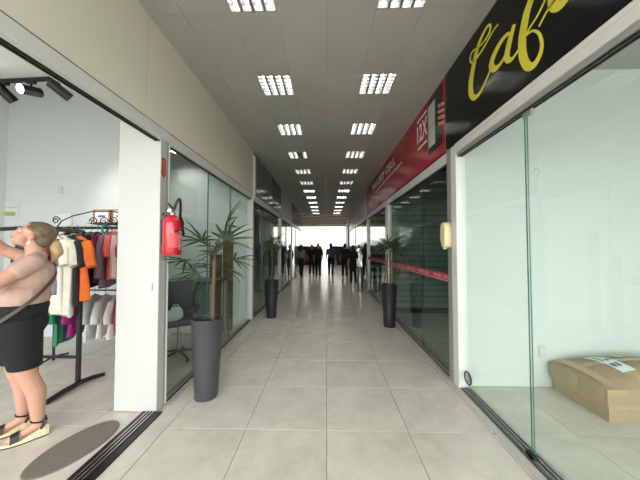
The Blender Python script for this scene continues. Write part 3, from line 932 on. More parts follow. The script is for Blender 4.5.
# the big palm beside the left glazing (az 0 = +x, 90 = away from the camera, 180 = towards the glass)
h1 = 0.785
top = (0.06, 0.02, 1.36)
potted((-1.215, 2.64, 0.0), 'tall charcoal planter with a fan palm beside the left glazing', 0.150, 0.108, h1,
       [([(0.055, 0.01, 0.72), (0.05, 0.02, 1.0), (0.06, 0.02, 1.40)], 0.019),
        ([(0.03, 0.05, 0.72), (0.035, 0.07, 1.0), (0.02, 0.09, 1.24)], 0.014)],
       [((0.06, 0.02, 1.40), 15, 70, 10, 2, 1.12), ((0.06, 0.02, 1.40), 168, 46, -14, 0, 0.98), ((0.06, 0.02, 1.34), 205, 4, 20, 2, 0.9),
        ((0.06, 0.02, 1.34), -10, 8, -25, 0, 0.9), ((0.06, 0.02, 1.36), -70, 30, 30, 1, 0.9), ((0.06, 0.02, 1.38), 95, 40, -20, 1, 1.0),
        ((0.06, 0.02, 1.30), 120, 0, 15, 0, 0.85), ((0.06, 0.02, 1.40), 45, 56, 40, 1, 1.2), ((0.02, 0.09, 1.24), 230, 0, -30, 1, 0.9),
        ((0.02, 0.09, 1.24), 150, 15, 0, 1, 0.9), ((0.06, 0.02, 1.40), -125, 55, 0, 1, 0.75), ((0.06, 0.02, 1.27), 60, -8, 20, 1, 0.9)])
def bush_leaves(z, n, seed):
    rnd = random.Random(seed); out = []
    for i in range(n):
        out.append(((rnd.uniform(-.03, .03), rnd.uniform(-.03, .03), z+rnd.uniform(-.12, .10)), i*137.5+rnd.uniform(-20, 20), rnd.uniform(-5, 60), rnd.uniform(-40, 40), i % 3, rnd.uniform(.8, 1.05)))
    return out
potted((-1.185, 5.60, 0.0), 'black planter with a dark palm by the second left shop front', 0.145, 0.10, 0.80,
       [([(0, 0, 0.74), (0.015, 0, 1.1), (0.0, 0, 1.5)], 0.016)], bush_leaves(1.52, 11, 3), POTD, LEAFD, fans_small, 0.72)
potted((1.195, 5.02, 0.0), 'black planter with a bushy palm in front of the phone shop doors', 0.145, 0.105, 0.80,
       [([(0.02, 0, 0.74), (0.03, 0, 1.1), (0.02, 0, 1.45)], 0.018), ([(-0.02, 0.02, 0.74), (-0.03, 0.03, 1.1), (-0.02, 0.02, 1.38)], 0.014)],
       bush_leaves(1.50, 17, 9), POTD, LEAFD, fans_small, 0.80)
potted((1.15, 8.98, 0.0), 'slim steel planter with a dark palm beyond the red sign', 0.10, 0.10, 0.84,
       [([(0, 0, 0.8), (0.0, 0, 1.2), (0.0, 0, 1.45)], 0.016)], bush_leaves(1.45, 12, 12), STEEL, LEAFD, fans_small, 0.6)

# ------------------------------------------------------------------ doormat
dm = empty('doormat', (-1.885, 1.955, 0.0), math.radians(-14)); tag(dm, 'oval grey-brown doormat inside the clothes shop threshold', 'doormat')
MATM = mat('mat_pile', (128, 116, 104), 0.95, var=0.10, scale=30, bump=0.9, bscale=240)
ov = [(0.165*math.cos(a*PI/24)*(1 if True else 0), 0.295*math.sin(a*PI/24)) for a in range(48)]
MB().prism(ov, 0.0, 0.010, 'z').build('pile', MATM, dm, bevel=0.003)
MB().prism([(a*1.02, b*1.012) for a, b in ov], 0.0, 0.004, 'z').build('binding', mat('mat_binding', (150, 142, 130), 0.9), dm)

# ------------------------------------------------------------------ cardboard boxes in the cafe
CARD = mat('cardboard', (160, 137, 108), 0.8, var=0.08, scale=9, bump=0.5, bscale=14)
TAPE = mat('clear_brown_tape', (176, 152, 118), 0.18)
PAPER = mat('label_paper', (226, 226, 222), 0.6)
def grid_box(x0, x1, y0, y1, z0, z1, nx, ny, bulge, seed, sag=0.0):
    """carton with a soft bulging, slightly crumpled top"""
    rnd = random.Random(seed); mb = MB()
    def zt(u, v):
        e = (math.sin(PI*u)**0.5)*(math.sin(PI*v)**0.55) if 0 < u < 1 and 0 < v < 1 else 0
        return z1 + bulge*e - sag*v + (rnd.uniform(-.006, .006) if e else 0)
    top = [[(x0+(x1-x0)*i/nx, y0+(y1-y0)*j/ny, zt(i/nx, j/ny)) for i in range(nx+1)] for j in range(ny+1)]
    vs_ = [p for r in top for p in r]; fs = []
    W = nx+1
    for j in range(ny):
        for i in range(nx):
            fs.append((j*W+i, j*W+i+1, (j+1)*W+i+1, (j+1)*W+i))
    per = [i for i in range(W)] + [j*W+nx for j in range(1, ny+1)] + [ny*W+i for i in range(nx-1, -1, -1)] + [j*W for j in range(ny-1, 0, -1)]
    nb_ = len(vs_)
    out = 0.012
    midc = []
    for q in per:
        x, y, z = vs_[q]; midc.append((x, y, z0))
    vs_ += midc; m = len(per)
    for a in range(m):
        b = (a+1) % m
        fs.append((per[b], per[a], nb_+a, nb_+b))
    fs.append(tuple(nb_+a for a in range(m)))
    mb.add(vs_, fs)
    return mb, zt
lb = empty('cardboard_box', (2.412, 2.333, 0.0), math.radians(1.5)); tag(lb, 'flat cardboard box on the cafe floor, lower of the two', 'box', 'cartons in the empty cafe')
mb, _ = grid_box(0.01, 1.30, 0, 0.53, 0.001, 0.140, 12, 6, 0.0, 3)
mb.build('carton', CARD, lb)
MB().box(-0.0015+0.01, 0.0105, 0.0, 0.53, 0.108, 0.139).build('tape', TAPE, lb)
MB().box(0.01, 1.30, -0.0008, 0.0, 0.108, 0.139).build('tape', TAPE, lb)
MB().prism([(0.22, 0.02), (0.30, 0.035), (0.28, 0.07), (0.24, 0.06)], 0.0, 0.009, 'x').build('torn_flap', TAPE, lb)
ub = empty('cardboard_box', (2.385, 2.305, 0.152), math.radians(1.5)); tag(ub, 'taped bulging cardboard box with a white label, upper of the two', 'box', 'cartons in the empty cafe')
mb, zt = grid_box(0.0, 1.33, 0, 0.56, 0.0, 0.135, 26, 12, 0.13, 5, 0.0)
mb.build('carton', CARD, ub, smooth=True)
def on_top(x0, x1, y0, y1, name, m, lift, ang=0.0, n=6):
    b = MB(); cx, cy = (x0+x1)/2, (y0+y1)/2; g = []
    for j in range(n+1):
        r = []
        for i in range(n+1):
            px_, py_ = x0+(x1-x0)*i/n-cx, y0+(y1-y0)*j/n-cy
            X = cx+px_*math.cos(ang)-py_*math.sin(ang); Y = cy+px_*math.sin(ang)+py_*math.cos(ang)
            u, v = min(max(X/1.33, 0.001), .999), min(max(Y/0.56, 0.001), .999)
            z = 0.135+0.13*(math.sin(PI*u)**0.5)*(math.sin(PI*v)**0.55)+lift
            r.append((X, Y, z))
        g.append(r)
    W = n+1; vs_ = [p for r in g for p in r]; fs = []
    for j in range(n):
        for i in range(n):
            fs.append((j*W+i, j*W+i+1, (j+1)*W+i+1, (j+1)*W+i))
    o = b.add(vs_, fs).build(name, m, ub, smooth=True)
    return g
on_top(0.30, 0.40, 0.02, 0.54, 'tape', TAPE, 0.006)
on_top(0.03, 0.10, 0.02, 0.54, 'tape', TAPE, 0.006)
on_top(0.02, 1.30, 0.27, 0.33, 'tape', TAPE, 0.007, 0, 12)
on_top(0.26, 0.40, 0.13, 0.46, 'shipping_label', PAPER, 0.0105, 0.12)
for (a, b, c, d) in ((.29, .33, .20, .25), (.34, .37, .20, .26), (.29, .31, .30, .40), (.33, .37, .30, .34)):
    on_top(a, b, c, d, 'printed_block', mat('label_ink', (96, 104, 130), 0.6), 0.0125, 0.0, 2)
on_top(0.50, 0.56, 0.36, 0.50, 'small_label', PAPER, 0.0105, 0.1)
for (y0, y1) in ((0.03, 0.10), (0.26, 0.33)):
    MB().box(-0.0015, 0.0, y0, y1, 0.02, 0.136).build('tape', TAPE, ub)
MB().box(0.0, 0.16, -0.0012, 0.0, 0.09, 0.137).build('tape', TAPE, ub)

# ------------------------------------------------------------------ inside the first glazed shop
WOOD = mat('brown_plank', (112, 78, 44), 0.55, var=0.2, scale=8)
pk = empty('timber_plank', (-1.80, 4.72, 0.0)); tag(pk, 'tall brown timber plank standing behind the glass, nearer the post', 'plank', 'planks behind the glazing')
MB().box(-0.09, 0.09, -0.02, 0.02, 0.0, 1.80).build('board', WOOD, pk, bevel=0.004)
MB().box(-0.05, -0.035, -0.022, -0.02, 0.02, 1.78).build('groove', BROWNLINE, pk)
pk2 = empty('timber_plank', (-1.93, 4.50, 0.0)); tag(pk2, 'shorter brown timber plank standing behind the palm stem', 'plank', 'planks behind the glazing')
MB().box(-0.10, 0.10, -0.02, 0.02, 0.0, 1.38).build('board', mat('dark_plank', (92, 66, 42), 0.6, var=0.2, scale=8), pk2, bevel=0.004)
MB().box(0.02, 0.03, -0.022, -0.02, 0.02, 1.36).build('groove', BROWNLINE, pk2)
dk = empty('work_table', (-2.12, 4.15, 0)); tag(dk, 'dark work table with steel legs behind the left glazing', 'table')
MB().box(-0.42, 0.42, -0.30, 0.30, 0.95, 0.99).build('tabletop', mat('table_top_dark', (64, 68, 66), 0.4), dk, bevel=0.004)
for sx in (-1, 1):
    for sy in (-1, 1):
        MB().box(sx*0.39-0.018, sx*0.39+0.018, sy*0.27-0.018, sy*0.27+0.018, 0, 0.95).build('leg', ALUG, dk)
MB().box(-0.40, 0.40, -0.28, -0.26, 0.40, 0.95).build('modesty_panel', mat('panel_grey', (96, 102, 98), 0.5), dk)
MB().box(-0.36, 0.36, -0.02, 0.02, 0.10, 0.13).build('stretcher', ALUG, dk)
oc = empty('office_chair', (-2.02, 3.55, 0), 0.6); tag(oc, 'black padded office chair behind the glass beside the pier', 'chair')
CHB = mat('black_leatherette', (24, 24, 26), 0.4)
MB().box(-0.21, 0.21, -0.21, 0.21, 0.46, 0.55).build('seat', CHB, oc, bevel=0.03, seg=3, smooth=True)
MB().box(-0.21, 0.21, 0.19, 0.27, 0.60, 1.02).build('backrest', CHB, oc, bevel=0.03, seg=3, smooth=True)
MB().tube([(0, 0.1, 0.48), (0, 0.29, 0.50), (0, 0.29, 0.72)], 0.018, 8).build('back_support', BLACKM, oc)
MB().cyl((0, 0, 0.10), (0, 0, 0.46), 0.025).build('gas_lift', STEEL, oc)
for i in range(5):
    a = i*2*PI/5
    MB().tube([(0, 0, 0.10), (0.25*math.cos(a), 0.25*math.sin(a), 0.06)], [0.02, 0.014], 8).build('foot', BLACKM, oc)
    MB().ell((0.25*math.cos(a), 0.25*math.sin(a), 0.028), (0.026, 0.026, 0.028), 10, 6).build('caster', BLACKM, oc)
for s in (-1, 1):
    MB().tube([(s*0.22, 0.15, 0.52), (s*0.24, 0.12, 0.70), (s*0.24, -0.10, 0.70), (s*0.23, -0.14, 0.66)], 0.014, 8).build('armrest', BLACKM, oc, smooth=True)
sb = empty('paper_bag', (-1.99, 3.30, 0.5535), 0.4); tag(sb, 'crumpled white bag lying on the black office chair', 'bag')
fm = fuse(MB().ell((0, 0, 0.07), (0.15, 0.09, 0.07)).ell((0.06, 0.0, 0.11), (0.08, 0.06, 0.08)), 'bag', 0.012, 3)
link('body', fm, mat('white_bag', (206, 206, 204), 0.6, bump=0.8, bscale=25), sb)
MB().tube([(0.0, 0, 0.15), (0.03, 0, 0.21), (0.08, 0, 0.21), (0.10, 0, 0.16)], 0.006, 6).build('handle', mat('white_bag', (206, 206, 204)), sb)

# ------------------------------------------------------------------ clothes racks
r1 = empty('clothes_rack', (-2.69, 2.79, 0)); tag(r1, 'black straight-bar clothes rack with T foot nearest the pier', 'clothes rack', 'clothes racks')
def t_foot(x, par):
    MB().tube([(x+0.02, -0.34, 0.026), (x+0.015, -0.18, 0.034), (x+0.02, 0.0, 0.04), (x+0.05, 0.12, 0.036), (x+0.09, 0.23, 0.022)], [0.024, 0.027, 0.028, 0.026, 0.02], 8).build('foot', BLACKM, par, smooth=True)
t_foot(0, r1)
MB().box(-0.018, 0.018, -0.02, 0.02, 0.05, 1.69).build('upright', BLACKM, r1, bevel=0.004)
t_foot(-1.35, r1)
MB().box(-1.375, -1.325, -0.025, 0.025, 0.05, 1.69).build('upright', BLACKM, r1, bevel=0.004)
MB().tube([(0.0, 0, 1.675), (-0.3, 0, 1.70), (-0.7, 0, 1.715), (-1.0, 0, 1.70), (-1.35, 0, 1.675)], 0.022, 10).build('hanging_bar', BLACKM, r1, smooth=True)
MB().box(-1.35, 0, -0.012, 0.012, 0.30, 0.325).build('lower_rail', BLACKM, r1)

r2 = empty('clothes_rack', (-3.02, 3.42, 0)); tag(r2, 'black scrolled iron clothes rack behind, against the shop wall', 'clothes rack', 'clothes racks')
for x in (0.42, -0.62):
    MB().cyl((x, 0, 0.0), (x, 0, 1.78), 0.016, 8).build('upright', BLACKM, r2)
    MB().tube([(x, -0.2, 0.012), (x, 0, 0.05), (x, 0.2, 0.012)], 0.012, 8).build('foot', BLACKM, r2, smooth=True)
MB().cyl((0.45, 0, 1.765), (-0.66, 0, 1.765), 0.018, 10).build('hanging_bar', BLACKM, r2)
MB().cyl((0.42, 0, 0.38), (-0.62, 0, 0.38), 0.012, 8).build('lower_rail', BLACKM, r2)
MB().cyl((0.42, 0, 0.93), (-0.62, 0, 0.93), 0.010, 8).build('middle_rail', BLACKM, r2)
MB().tube([(-0.62, 0, 1.78), (-0.56, 0, 1.86), (-0.40, 0, 1.93), (-0.15, 0, 1.985), (0.15, 0, 1.985), (0.42, 0, 1.93)], 0.008, 6).build('arch', BLACKM, r2, smooth=True)
def scroll(cx, cz, r, turns, flip):
    b = MB(); pts = []
    for i in range(26):
        a = i/25*turns*2*PI; q = r*(1-0.75*i/25)
        pts.append((cx+flip*q*math.cos(a), 0, cz+q*math.sin(a)))
    return b.tube(pts, 0.007, 6)
scroll(-0.64, 1.87, 0.055, 1.5, 1).build('scroll', BLACKM, r2, smooth=True)
for x, fl_ in ((0.02, 1), (-0.12, -1), (0.16, -1)):
    scroll(x, 1.85, 0.06, 1.4, fl_).build('scroll', BLACKM, r2, smooth=True)

# wire shelf with boxes behind the scrolled rack
ws = empty('wall_shelf', (-3.42, 4.05, 1.87)); tag(ws, 'thin wire wall shelf above the scrolled rack', 'shelf')
for i in range(7):
    MB().cyl((-0.25, -0.17+i*0.055, 0), (0.75, -0.17+i*0.055, 0), 0.004, 6).build('wire', BLACKM, ws)
for x in (-0.2, 0.25, 0.70):
    MB().tube([(x, -0.18, 0.0), (x, 0.24, -0.02), (x, 0.24, -0.16)], 0.007, 6).build('bracket', BLACKM, ws)
for x, lab in ((-3.46, 'small kraft box with a white front on the wire shelf'), (-3.17, 'kraft box partly hidden by the pier on the wire shelf')):
    b = empty('storage_box', (x, 4.02, 1.875)); tag(b, lab, 'box', 'boxes on the wire shelf')
    MB().box(-0.135, 0.135, -0.12, 0.12, 0, 0.21).build('carton', mat('kraft', (150, 112, 84), 0.8), b, bevel=0.004)
    MB().box(-0.10, 0.11, -0.122, -0.12, 0.02, 0.19).build('front_label', mat('label_paper', (226, 226, 222)), b)
    MB().box(-0.05, 0.06, -0.1235, -0.122, 0.09, 0.12).build('print', mat('label_ink', (96, 104, 130)), b)

def garment_mesh(seed, wd, ln, kind):
    """hung garment in the y-z plane, hanging from z=0 (shoulder line about -0.05)"""
    rnd = random.Random(seed); mb = MB()
    n = 28; ph = rnd.uniform(0, 6); k1 = rnd.choice((4, 5, 6)); rings = []
    if kind == 'trousers':
        prof = [(0.0, wd*0.42, 0.03), (0.04, wd*0.44, 0.035), (0.3*ln, wd*0.46, 0.04), (0.7*ln, wd*0.42, 0.045), (ln, wd*0.40, 0.045)]
    else:
        prof = [(-0.0, 0.05, 0.02), (0.015, 0.08, 0.03), (0.05, wd*0.42, 0.045), (0.085, wd*0.5, 0.05), (0.2, wd*0.46, 0.05), (0.35, wd*0.43, 0.05), (0.6*ln, wd*0.45, 0.05), (0.8*ln, wd*0.50, 0.055), (ln, wd*0.53, 0.06)]
    for d, hw, t in prof:
        ring = []
        fold = 0.35*min(1, d/0.3)
        for i in range(n):
            a = i*2*PI/n
            y = hw*math.copysign(abs(math.cos(a))**0.7, math.cos(a))
            x = t*math.copysign(abs(math.sin(a))**0.8, math.sin(a))
            x *= 0.62
            x += 0.62*t*fold*math.sin(k1*PI*y/max(wd, .1)*1.6+ph)*0.9
            z = -d + 0.012*math.sin(3*a+ph)*min(1, d/ln)
            ring.append((x, y, z))
        rings.append(ring)
    mb.loft(rings)
    if kind in ('shirt', 'long'):
        sl = 0.26 if kind == 'shirt' else 0.52
        for s in (-1, 1):
            r_ = []
            for t in (0, 0.3, 0.65, 1.0):
                c = Vector((rnd.uniform(-.012, .012), s*(wd*0.44+0.10*t*(1 if t < .7 else .8)), -0.07-sl*t))
                rr = 0.062*(1+0.1*math.sin(t*5))
                r_.append([c+Vector((0.042*math.sin(a*PI/5), rr*math.cos(a*PI/5), 0.02*s*math.cos(a*PI/5))) for a in range(10)])
            mb.loft(r_)
    return mb.mesh('garment', smooth=True)
HOOK = mat('hanger_wire', (150, 150, 150), 0.3, 0.7)
def garment(x, y, zbar, label, cat, rgb, wd=0.42, ln=0.62, kind='shirt', rz=0.0, seed=0, group='clothes on the racks', drop=0.055):
    root = empty('hanging_garment', (x, y, zbar), rz); tag(root, label, cat, group)
    nm = 'cloth_%d_%d_%d' % rgb
    o = link('cloth', garment_mesh(seed, wd, ln, kind), mat(nm, rgb, 0.85, var=0.10, scale=12, bump=0.15, bscale=30), root, (0, 0, -drop))
    h = MB()
    h.tube([(0, 0.02, 0.005), (0, 0.015, 0.026), (0, -0.005, 0.034), (0, -0.024, 0.024), (0, -0.02, 0.0), (0, 0, -0.03), (0, 0, -drop)], 0.0035, 6)
    h.tube([(0, -wd*0.42, -drop-0.05), (0, 0, -drop+0.004), (0, wd*0.42, -drop-0.05)], 0.005, 6)
    h.build('hanger', HOOK, root, smooth=True)
    return root
Y1 = 2.79; B1 = 1.685
rz1 = 1.15
garment(-2.72, Y1, B1-.004, 'bright orange top hanging by the rack upright', 'top', (224, 104, 30), .42, .68, 'shirt', rz1, 2)
garment(-2.81, Y1, B1, 'black top between the orange one and the off-white blouse', 'top', (22, 22, 24), .42, .74, 'shirt', rz1, 1)
garment(-2.90, Y1, B1+.004, 'long off-white blouse behind the woman\'s ponytail', 'blouse', (216, 212, 198), .44, .86, 'shirt', rz1, 3)
garment(-2.99, Y1, B1+.010, 'cream top half hidden by the woman\'s back', 'top', (226, 220, 204), .42, .80, 'shirt', rz1, 4)
garment(-3.08, Y1, B1+.015, 'grey top hidden behind the woman on the straight rack', 'top', (120, 120, 124), .42, .65, 'shirt', rz1, 5)
garment(-3.18, Y1, B1+.020, 'wine red top behind the woman on the straight rack', 'top', (120, 26, 50), .42, .65, 'shirt', rz1, 6)
garment(-3.30, Y1, B1+.025, 'navy top behind the woman on the straight rack', 'top', (40, 48, 80), .42, .65, 'shirt', rz1, 7)
Y2 = 3.42; B2 = 1.765
g2 = [(-2.66, (196, 30, 100), 'magenta top at the pier end of the scrolled rack', 'top', .64, 'shirt'),
      (-2.74, (214, 196, 178), 'beige blouse next to the magenta top', 'blouse', .60, 'long'),
      (-2.83, (232, 112, 104), 'coral pink top on the scrolled rack', 'top', .62, 'shirt'),
      (-2.92, (146, 120, 138), 'mauve grey patterned top beside the coral one', 'top', .72, 'long'),
      (-3.00, (112, 20, 46), 'dark wine top on the scrolled rack', 'top', .66, 'shirt'),
      (-3.08, (30, 28, 34), 'black long-sleeved top on the scrolled rack', 'top', .72, 'long'),
      (-3.17, (96, 98, 106), 'grey top in the middle of the scrolled rack', 'top', .7, 'shirt'),
      (-3.26, (40, 36, 52), 'dark violet top on the scrolled rack', 'top', .66, 'shirt'),
      (-3.36, (186, 182, 176), 'pale grey blouse at the wall end of the scrolled rack', 'blouse', .66, 'shirt'),
      (-3.48, (34, 34, 36), 'black dress at the far end of the scrolled rack', 'dress', .85, 'shirt')]
for i, (x, c, lab, cat, ln, kd) in enumerate(g2):
    garment(x, Y2, B2, lab, cat, c, .42, ln, kd, 0.34, 20+i)
g3 = [(-2.66, (188, 26, 84), 'crimson skirt on the lower rail by the pier', 'skirt', .50),
      (-2.80, (216, 206, 200), 'cream blouse on the lower rail', 'blouse', .52),
      (-2.95, (208, 208, 204), 'white top on the lower rail', 'top', .52),
      (-3.10, (200, 200, 198), 'white blouse at the middle of the lower rail', 'blouse', .56),
      (-3.32, (150, 30, 110), 'purple garment low on the rail behind the woman', 'garment', .50),
      (-3.50, (50, 128, 92), 'green printed garment low behind the woman\'s legs', 'garment', .62)]
for i, (x, c, lab, cat, ln) in enumerate(g3):
    garment(x, Y2+0.0, 0.93, lab, cat, c, .40, ln, 'shirt', 0.34, 40+i)
# straw hat-shaped shoulder forms and a teal hanger piece on top of the rack
sh = empty('shoulder_form', (-2.70, 3.30, 1.50)); tag(sh, 'light wooden coat hanger end showing beside the pier', 'hanger', 'clothes on the racks')
MB().tube([(0, -0.05, 0.05), (-0.03, 0.0, 0.10), (-0.02, 0.05, 0.06), (0.02, 0.1, -0.06)], [0.02, 0.03, 0.03, 0.02], 8).build('wood', mat('light_wood', (206, 168, 124), 0.5), sh, smooth=True)
MB().tube([(-0.02, 0.02, 0.12), (-0.02, 0.03, 0.22), (-0.02, 0.07, 0.272), (-0.02, 0.12, 0.285)], 0.005, 6).build('hook', HOOK, sh)
th_ = empty('hanger_cover', (-2.98, 3.42, 1.762)); tag(th_, 'teal scarf looped over the scrolled rack bar', 'scarf')
ring = []
for t in range(9):
    a = t/8*PI
    ring.append((0.0, -0.05*math.cos(a), 0.03+0.028*math.sin(a)))
tb = MB()
for dx in (0,):
    rr = [(0.05, -0.06, -0.30), (0.03, -0.052, -0.16), (0, -0.046, -0.01), (0, -0.036, 0.036), (0, 0, 0.05), (0, 0.036, 0.036), (0, 0.046, -0.01), (-0.05, 0.047, -0.10)]
    tb.tube(rr, [0.03, 0.03, 0.012, 0.010, 0.010, 0.010, 0.012, 0.024], 8)
tb.build('cloth', mat('teal_cloth', (44, 150, 126), 0.8), th_, smooth=True)

# track lights in the clothes shop
tr = empty('track_rail', (-3.4, 2.86, 3.45), math.radians(-2.6)); tag(tr, 'black ceiling track for spotlights in the clothes shop', 'lighting track')
MB().box(-0.75, 0.37, -0.018, 0.018, -0.035, 0.0).build('rail', BLACKM, tr)
MB().box(-0.73, 0.35, -0.006, 0.006, -0.037, -0.035).build('slot', DARKSEAL, tr)
SPOTM = emit('spot_lens', (1.0, 0.97, 0.9), 8.0)
def spot(x, label, yaw, tilt, lamp_on, lens_in=0.05):
    r = empty('track_spotlight', (x, 2.86-(x+3.4)*0.045, 3.414)); tag(r, label, 'spotlight', 'black track spotlights')
    MB().box(-0.05, 0.05, -0.016, 0.016, -0.03, -0.0).build('adapter', BLACKM, r, bevel=0.003)
    MB().cyl((0, 0, -0.03), (0, 0, -0.075), 0.009, 8).build('neck', BLACKM, r)
    d = Vector((math.sin(yaw)*math.cos(tilt), math.cos(yaw)*math.cos(tilt), -math.sin(tilt)))
    c = Vector((0, 0, -0.112))
    a = c-d*0.095; b = c+d*0.105
    mbb = MB().tube([a, a+d*0.008, b], [0.044, 0.053, 0.053], 20, caps=False)
    mbb.tube([a, a+d*0.004], [0.045, 0.045], 20)
    mbb.build('barrel', BLACKM, r, smooth=True)
    MB().tube([b-d*lens_in, b-d*(lens_in-0.004)], [0.050, 0.050], 20).build('lens', SPOTM if lamp_on else STEEL, r)
    ld = bpy.data.lights.new('spot_beam', 'SPOT')
    ld.energy = 60; ld.spot_size = math.radians(75); ld.spot_blend = 0.8; ld.color = (1, 0.97, 0.92); ld.shadow_soft_size = 0.04
    lo = bpy.data.objects.new('spot_beam', ld); COL.objects.link(lo)
    lo.parent = r; lo.location = b + d*0.012
    lo.rotation_euler = d.to_track_quat('-Z', 'Y').to_euler()
spot(-3.05, 'black track spotlight at the free end of the track', math.radians(40), math.radians(33), True)
spot(-3.40, 'lit track spotlight turned towards the camera', math.radians(188), math.radians(18), True, 0.006)
spot(-3.74, 'black track spotlight at the picture edge', math.radians(25), math.radians(42), True)

# ------------------------------------------------------------------ people
SKIN = mat('skin', (190, 142, 120), 0.5, var=0.05, scale=14)
HAIRB = mat('blonde_streaked_hair', (150, 122, 88), 0.5, var=0.35, scale=26, bump=0.4, bscale=60)
def hand_prims(mb, wrist, d, up, curl=0.3):
    """palm and five fingers: d = pointing direction, up = back of the hand"""
    w_ = Vector(wrist); d = Vector(d).normalized(); up = Vector(up); up = (up-d*up.dot(d)).normalized(); s = d.cross(up)
    for k in (-0.022, 0.0, 0.022):
        mb.cap(w_+s*k*0.6, w_+d*0.085+s*k, 0.017, 0.015, 10)
    for k, L in ((-0.030, .062), (-0.010, .078), (0.010, .082), (0.030, .070)):
        a = w_+d*0.088+s*k
        b = a+(d*math.cos(curl)-up*math.sin(curl))*L*0.5
        c = b+(d*math.cos(curl*2.3)-up*math.sin(curl*2.3))*L*0.5
        mb.cap(a, b, 0.0092, 0.0085, 8); mb.cap(b, c, 0.0085, 0.007, 8)
    a = w_+d*0.025+s*0.028
    b = a+(d*0.6+s*0.7-up*0.2).normalized()*0.04
    c = b+(d*0.9+s*0.3-up*0.3).normalized()*0.035
    mb.cap(a, b, 0.013, 0.011, 8); mb.cap(b, c, 0.0105, 0.008, 8)

def build_woman():
    F = (-0.70, -0.714)
    root = empty('person', (-2.404, 2.074, 0.0), math.atan2(F[1], F[0]))
    tag(root, 'woman in beige blouse and black shorts reaching up at the clothes shop entrance', 'person')
    hx, hz = -0.004, 1.598      # head centre
    T = math.radians(24)        # head tilted back
    def H(x, y, z):
        return (hx + x*math.cos(T) - z*math.sin(T), y, hz + x*math.sin(T) + z*math.cos(T))
    rot = Matrix.Rotation(-T, 3, 'Y')
    # ---- body
    b = MB()
    b.ell(H(-0.005, 0, 0.025), (0.098, 0.076, 0.088), rot=rot)      # cranium
    b.ell(H(0.050, 0, -0.035), (0.052, 0.060, 0.072), rot=rot)      # face
    b.ell(H(0.066, 0, -0.088), (0.028, 0.032, 0.024), rot=rot)      # chin
    b.ell(H(0.030, 0, -0.078), (0.050, 0.050, 0.030), rot=rot)      # jaw
    b.cap(H(0.096, 0, 0.008), H(0.112, 0, -0.030), 0.009, 0.013, 10)  # nose
    b.ell(H(0.092, 0, 0.024), (0.016, 0.045, 0.012), rot=rot)       # brow
    b.ell(H(0.098, 0, -0.060), (0.012, 0.024, 0.010), rot=rot)      # lips
    for s in (-1, 1):
        b.ell(H(0.070, s*0.036, -0.034), (0.028, 0.022, 0.026), rot=rot)
        b.ell(H(0.004, s*0.082, -0.020), (0.020, 0.013, 0.033), rot=rot)
    b.cap((-0.022, 0, 1.40), (hx+0.0, 0, 1.53), 0.066, 0.056)
    b.ell((0.01, 0, 1.27), (0.13, 0.16, 0.17))
    b.ell((0.05, 0, 1.08), (0.135, 0.165, 0.17))
    b.ell((0.05, 0, 0.92), (0.14, 0.175, 0.15))
    for s, kx, ax in ((1, 0.005, -0.062), (-1, 0.075, 0.035)):
        hipx = 0.05 if s > 0 else 0.075
        b.cap((hipx, s*0.092, 0.88), (kx, s*0.098, 0.50), 0.112, 0.064)
        b.cap((kx, s*0.098, 0.50), ((kx+ax)/2-0.018, s*0.098, 0.36), 0.062, 0.060)
        b.cap(((kx+ax)/2-0.018, s*0.098, 0.36), (ax, s*0.098, 0.115), 0.060, 0.036)
        # foot on a wedge: heel high, toes low
        b.cap((ax-0.008, s*0.098, 0.105), (ax-0.028, s*0.098, 0.085), 0.036, 0.030)
        b.cap((ax+0.0, s*0.098, 0.095), (ax+0.125, s*0.098, 0.048), 0.032, 0.024)
        b.cap((ax+0.11, s*0.098, 0.048), (ax+0.135, s*0.098, 0.044), 0.036, 0.030)
        for k in range(5):
            yy = s*(0.098) - s*0.030 + s*k*0.015
            b.cap((ax+0.135, yy, 0.042), (ax+0.178-k*0.008, yy, 0.036), 0.0105-k*0.0008, 0.009-k*0.0006, 8)
    # arms: near (left) arm stretched forward, far (right) arm raised
    b.cap((-0.010, 0.165, 1.385), (0.19, 0.235, 1.215), 0.058, 0.045)
    b.cap((0.19, 0.235, 1.215), (0.36, 0.14, 1.41), 0.043, 0.027)
    hand_prims(b, (0.368, 0.135, 1.42), (0.6, -0.3, 0.72), (-0.6, 0.1, 0.75), 0.35)
    b.cap((0.0, -0.165, 1.385), (0.165, -0.17, 1.475), 0.054, 0.046)
    b.cap((0.165, -0.17, 1.475), (0.315, -0.07, 1.67), 0.044, 0.027)
    hand_prims(b, (0.322, -0.065, 1.680), (0.5, 0.35, 0.78), (-0.7, 0.1, 0.5), 0.35)
    link('body', fuse(b, 'body', 0.0065, 4, 0.5), SKIN, root)
    # ---- face details
    for s in (-1, 1):
        e = MB().ell(H(0.085, s*0.032, 0.002), (0.010, 0.013, 0.0065), 12, 8, rot=rot).build('eye', mat('eye_white', (232, 230, 226), 0.2), root, smooth=True)
        MB().ell(H(0.0925, s*0.033, 0.003), (0.004, 0.006, 0.0055), 10, 6, rot=rot).build('iris', mat('eye_brown', (60, 40, 28), 0.2), e, smooth=True)
        MB().tube([H(0.097, s*0.012, 0.030), H(0.099, s*0.032, 0.036), H(0.084, s*0.052, 0.030)], [0.003, 0.004, 0.0025], 6).build('eyebrow', mat('brow_brown', (96, 70, 50), 0.7), root, smooth=True)
    MB().ell(H(0.107, 0, -0.056), (0.007, 0.020, 0.0042), rot=rot).ell(H(0.106, 0, -0.065), (0.007, 0.018, 0.0048), rot=rot).build('lips', mat('lips', (176, 92, 88), 0.4), root, smooth=True)
    # ---- hair: pulled back into a low ponytail
    h = MB()
    h.ell(H(-0.022, 0, 0.036), (0.104, 0.081, 0.092), rot=rot)
    h.ell(H(-0.060, 0, -0.010), (0.066, 0.076, 0.078), rot=rot)
